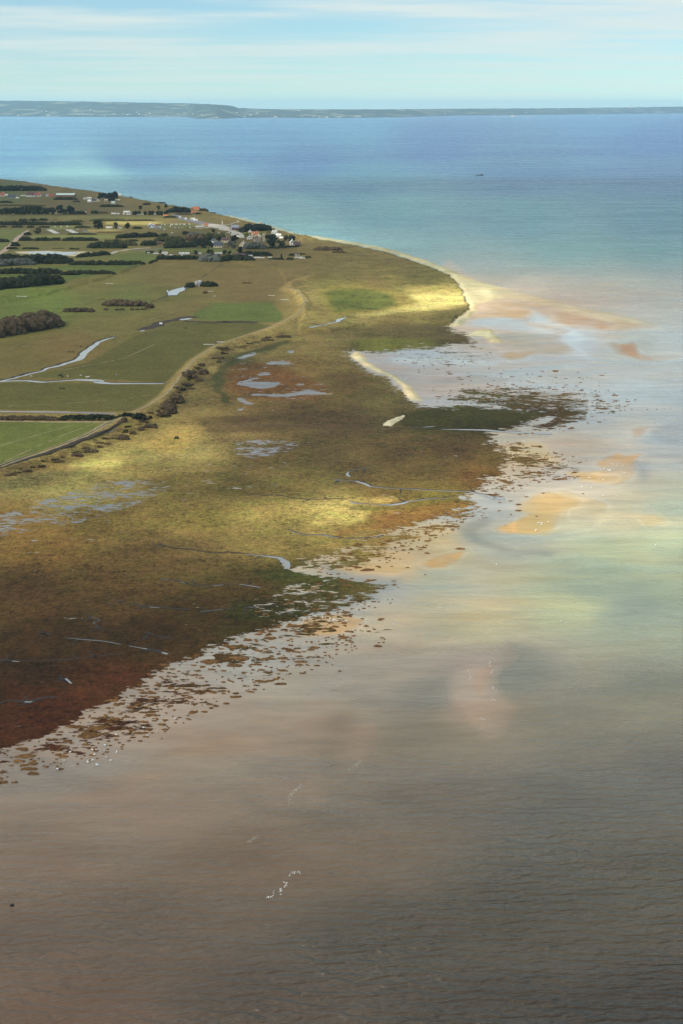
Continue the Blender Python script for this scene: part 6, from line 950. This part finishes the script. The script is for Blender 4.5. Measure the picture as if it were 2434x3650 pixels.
# ------------------------------------------------------------------ far town across the bay
FARP = [('V', x, y) for x, y in [(245,100),(262,104),(290,103),(225,95),(115,125),(300,128),(490,120),(520,121),(540,120),(560,121),(580,122),(565,95),(590,98),(700,115),(715,117),(650,130),(770,118),(790,119),(815,118),(850,107),(865,116),(885,117),(905,118),(930,117),(800,122),(1145,113),(1200,117),(1255,120),(1175,62),(1470,108),(1347,140),(1035,130),(1555,122),(1110,116)]]+[('W', x, y) for x, y in [(75,75),(200,77),(215,78),(260,78),(320,101),(310,102),(450,59),(465,60),(545,96),(560,97),(635,102),(690,103),(705,104),(718,103),(740,98),(815,98),(830,98),(845,97),(1105,60),(1370,79),(370,100),(590,100),(125,102),(480,98)]]+[('Y', x, y) for x, y in [(515,78),(735,62),(300,92),(1050,62),(1320,80),(1400,80)]]
protos = []
for k in range(3):
    b = MB(); w = (26, 40, 60)[k]; b.box((0, 0, 5), (w, 16, 10)); b.add([(-w/2, -8, 10), (w/2, -8, 10), (w/2, 8, 10), (-w/2, 8, 10), (-w/2, 0, 15), (w/2, 0, 15)], [(0, 1, 5, 4), (2, 3, 4, 5), (0, 4, 3), (1, 2, 5)]); protos.append(b.mesh('distant_house', mat('far_white_walls', (.75, .72, .66), .8, .1, .05)))
for i, (r, x, y) in enumerate(FARP):
    u, v_ = px(r, x, y); P = hill_col(u/1.5523); best = P[1]
    for p in P[1:NR+1]:
        yc, zc = p[1]*CP-(p[2]-H)*SP, p[1]*SP+(p[2]-H)*CP
        vp = 1825-FPX*zc/yc
        if vp <= v_+1: best = p; break
    o = bpy.data.objects.new('distant_house', protos[i % 3]); COL.objects.link(o); o.location = (best[0], best[1]-30, best[2]-1); o.rotation_euler.z = random.uniform(-.4, .4); o.scale = (.62, .62, .7)
    tag(o, 'tiny white house dot on the hazy far coast', 'house', 'houses on the far coast')
X, Y = map(float, ground(*px('Y', 440, 106))); b = MB()
for k in range(26): b.blob(((k-13)*32, random.uniform(-15, 15), .4), (40, 26, 3.0), 2, .2)
tag(b.build('sandbank', mat('far_sand', (.55, .48, .36), .9, .1, .02), loc=(X, Y, -1)), kind='structure')
o = thing('fort', 'pale island fort with a squat tower off the far coast', 'fort', (*map(float, ground(*px('Y', 428, 105))), 1.5)); MB().cone((0, 0, 0), (0, 0, 30), 16, 13, 14).build('tower', CREAM, o); MB().box((-30, 0, 7), (50, 20, 14)).build('rampart', CREAM, o); MB().box((45, 0, 4), (40, 16, 8)).build('barracks', CREAM, o)
P = hill_col(px('Y', 1217, 45)[0]/1.5523)[NR-1]; o = thing('church', 'pale church with a pointed spire on the far right skyline', 'church', (P[0], P[1]-40, P[2]-2)); MB().box((0, 0, 11), (90, 30, 22)).build('nave', CREAM, o); MB().box((0, -4, 26), (20, 20, 52)).build('tower', CREAM, o); MB().cone((0, -4, 52), (0, -4, 80), 12, .5, 8).build('spire', CREAM, o); MB().prism([(-45, 22), (45, 22), (0, 34)], -15, 15).build('roof', GREYW, o)

# ------------------------------------------------------------------ the air between here and the far coast
b = MB(); b.box((0, 27000, 176.0), (80000, 62000, 358.0)); hz = b.build('haze', GROUND); hz.data.materials.clear()
m = bpy.data.materials.new('haze_air'); m.use_nodes = True; t = m.node_tree; t.nodes.clear(); o = N(t, 'ShaderNodeOutputMaterial'); v = N(t, 'ShaderNodeVolumePrincipled'); v.inputs['Color'].default_value = (.55, .84, 1.0, 1); v.inputs['Density'].default_value = HAZE_DENSITY; v.inputs['Anisotropy'].default_value = .2
t.links.new(v.outputs[0], o.inputs['Volume']); hz.data.materials.append(m); tag(hz, kind='stuff')
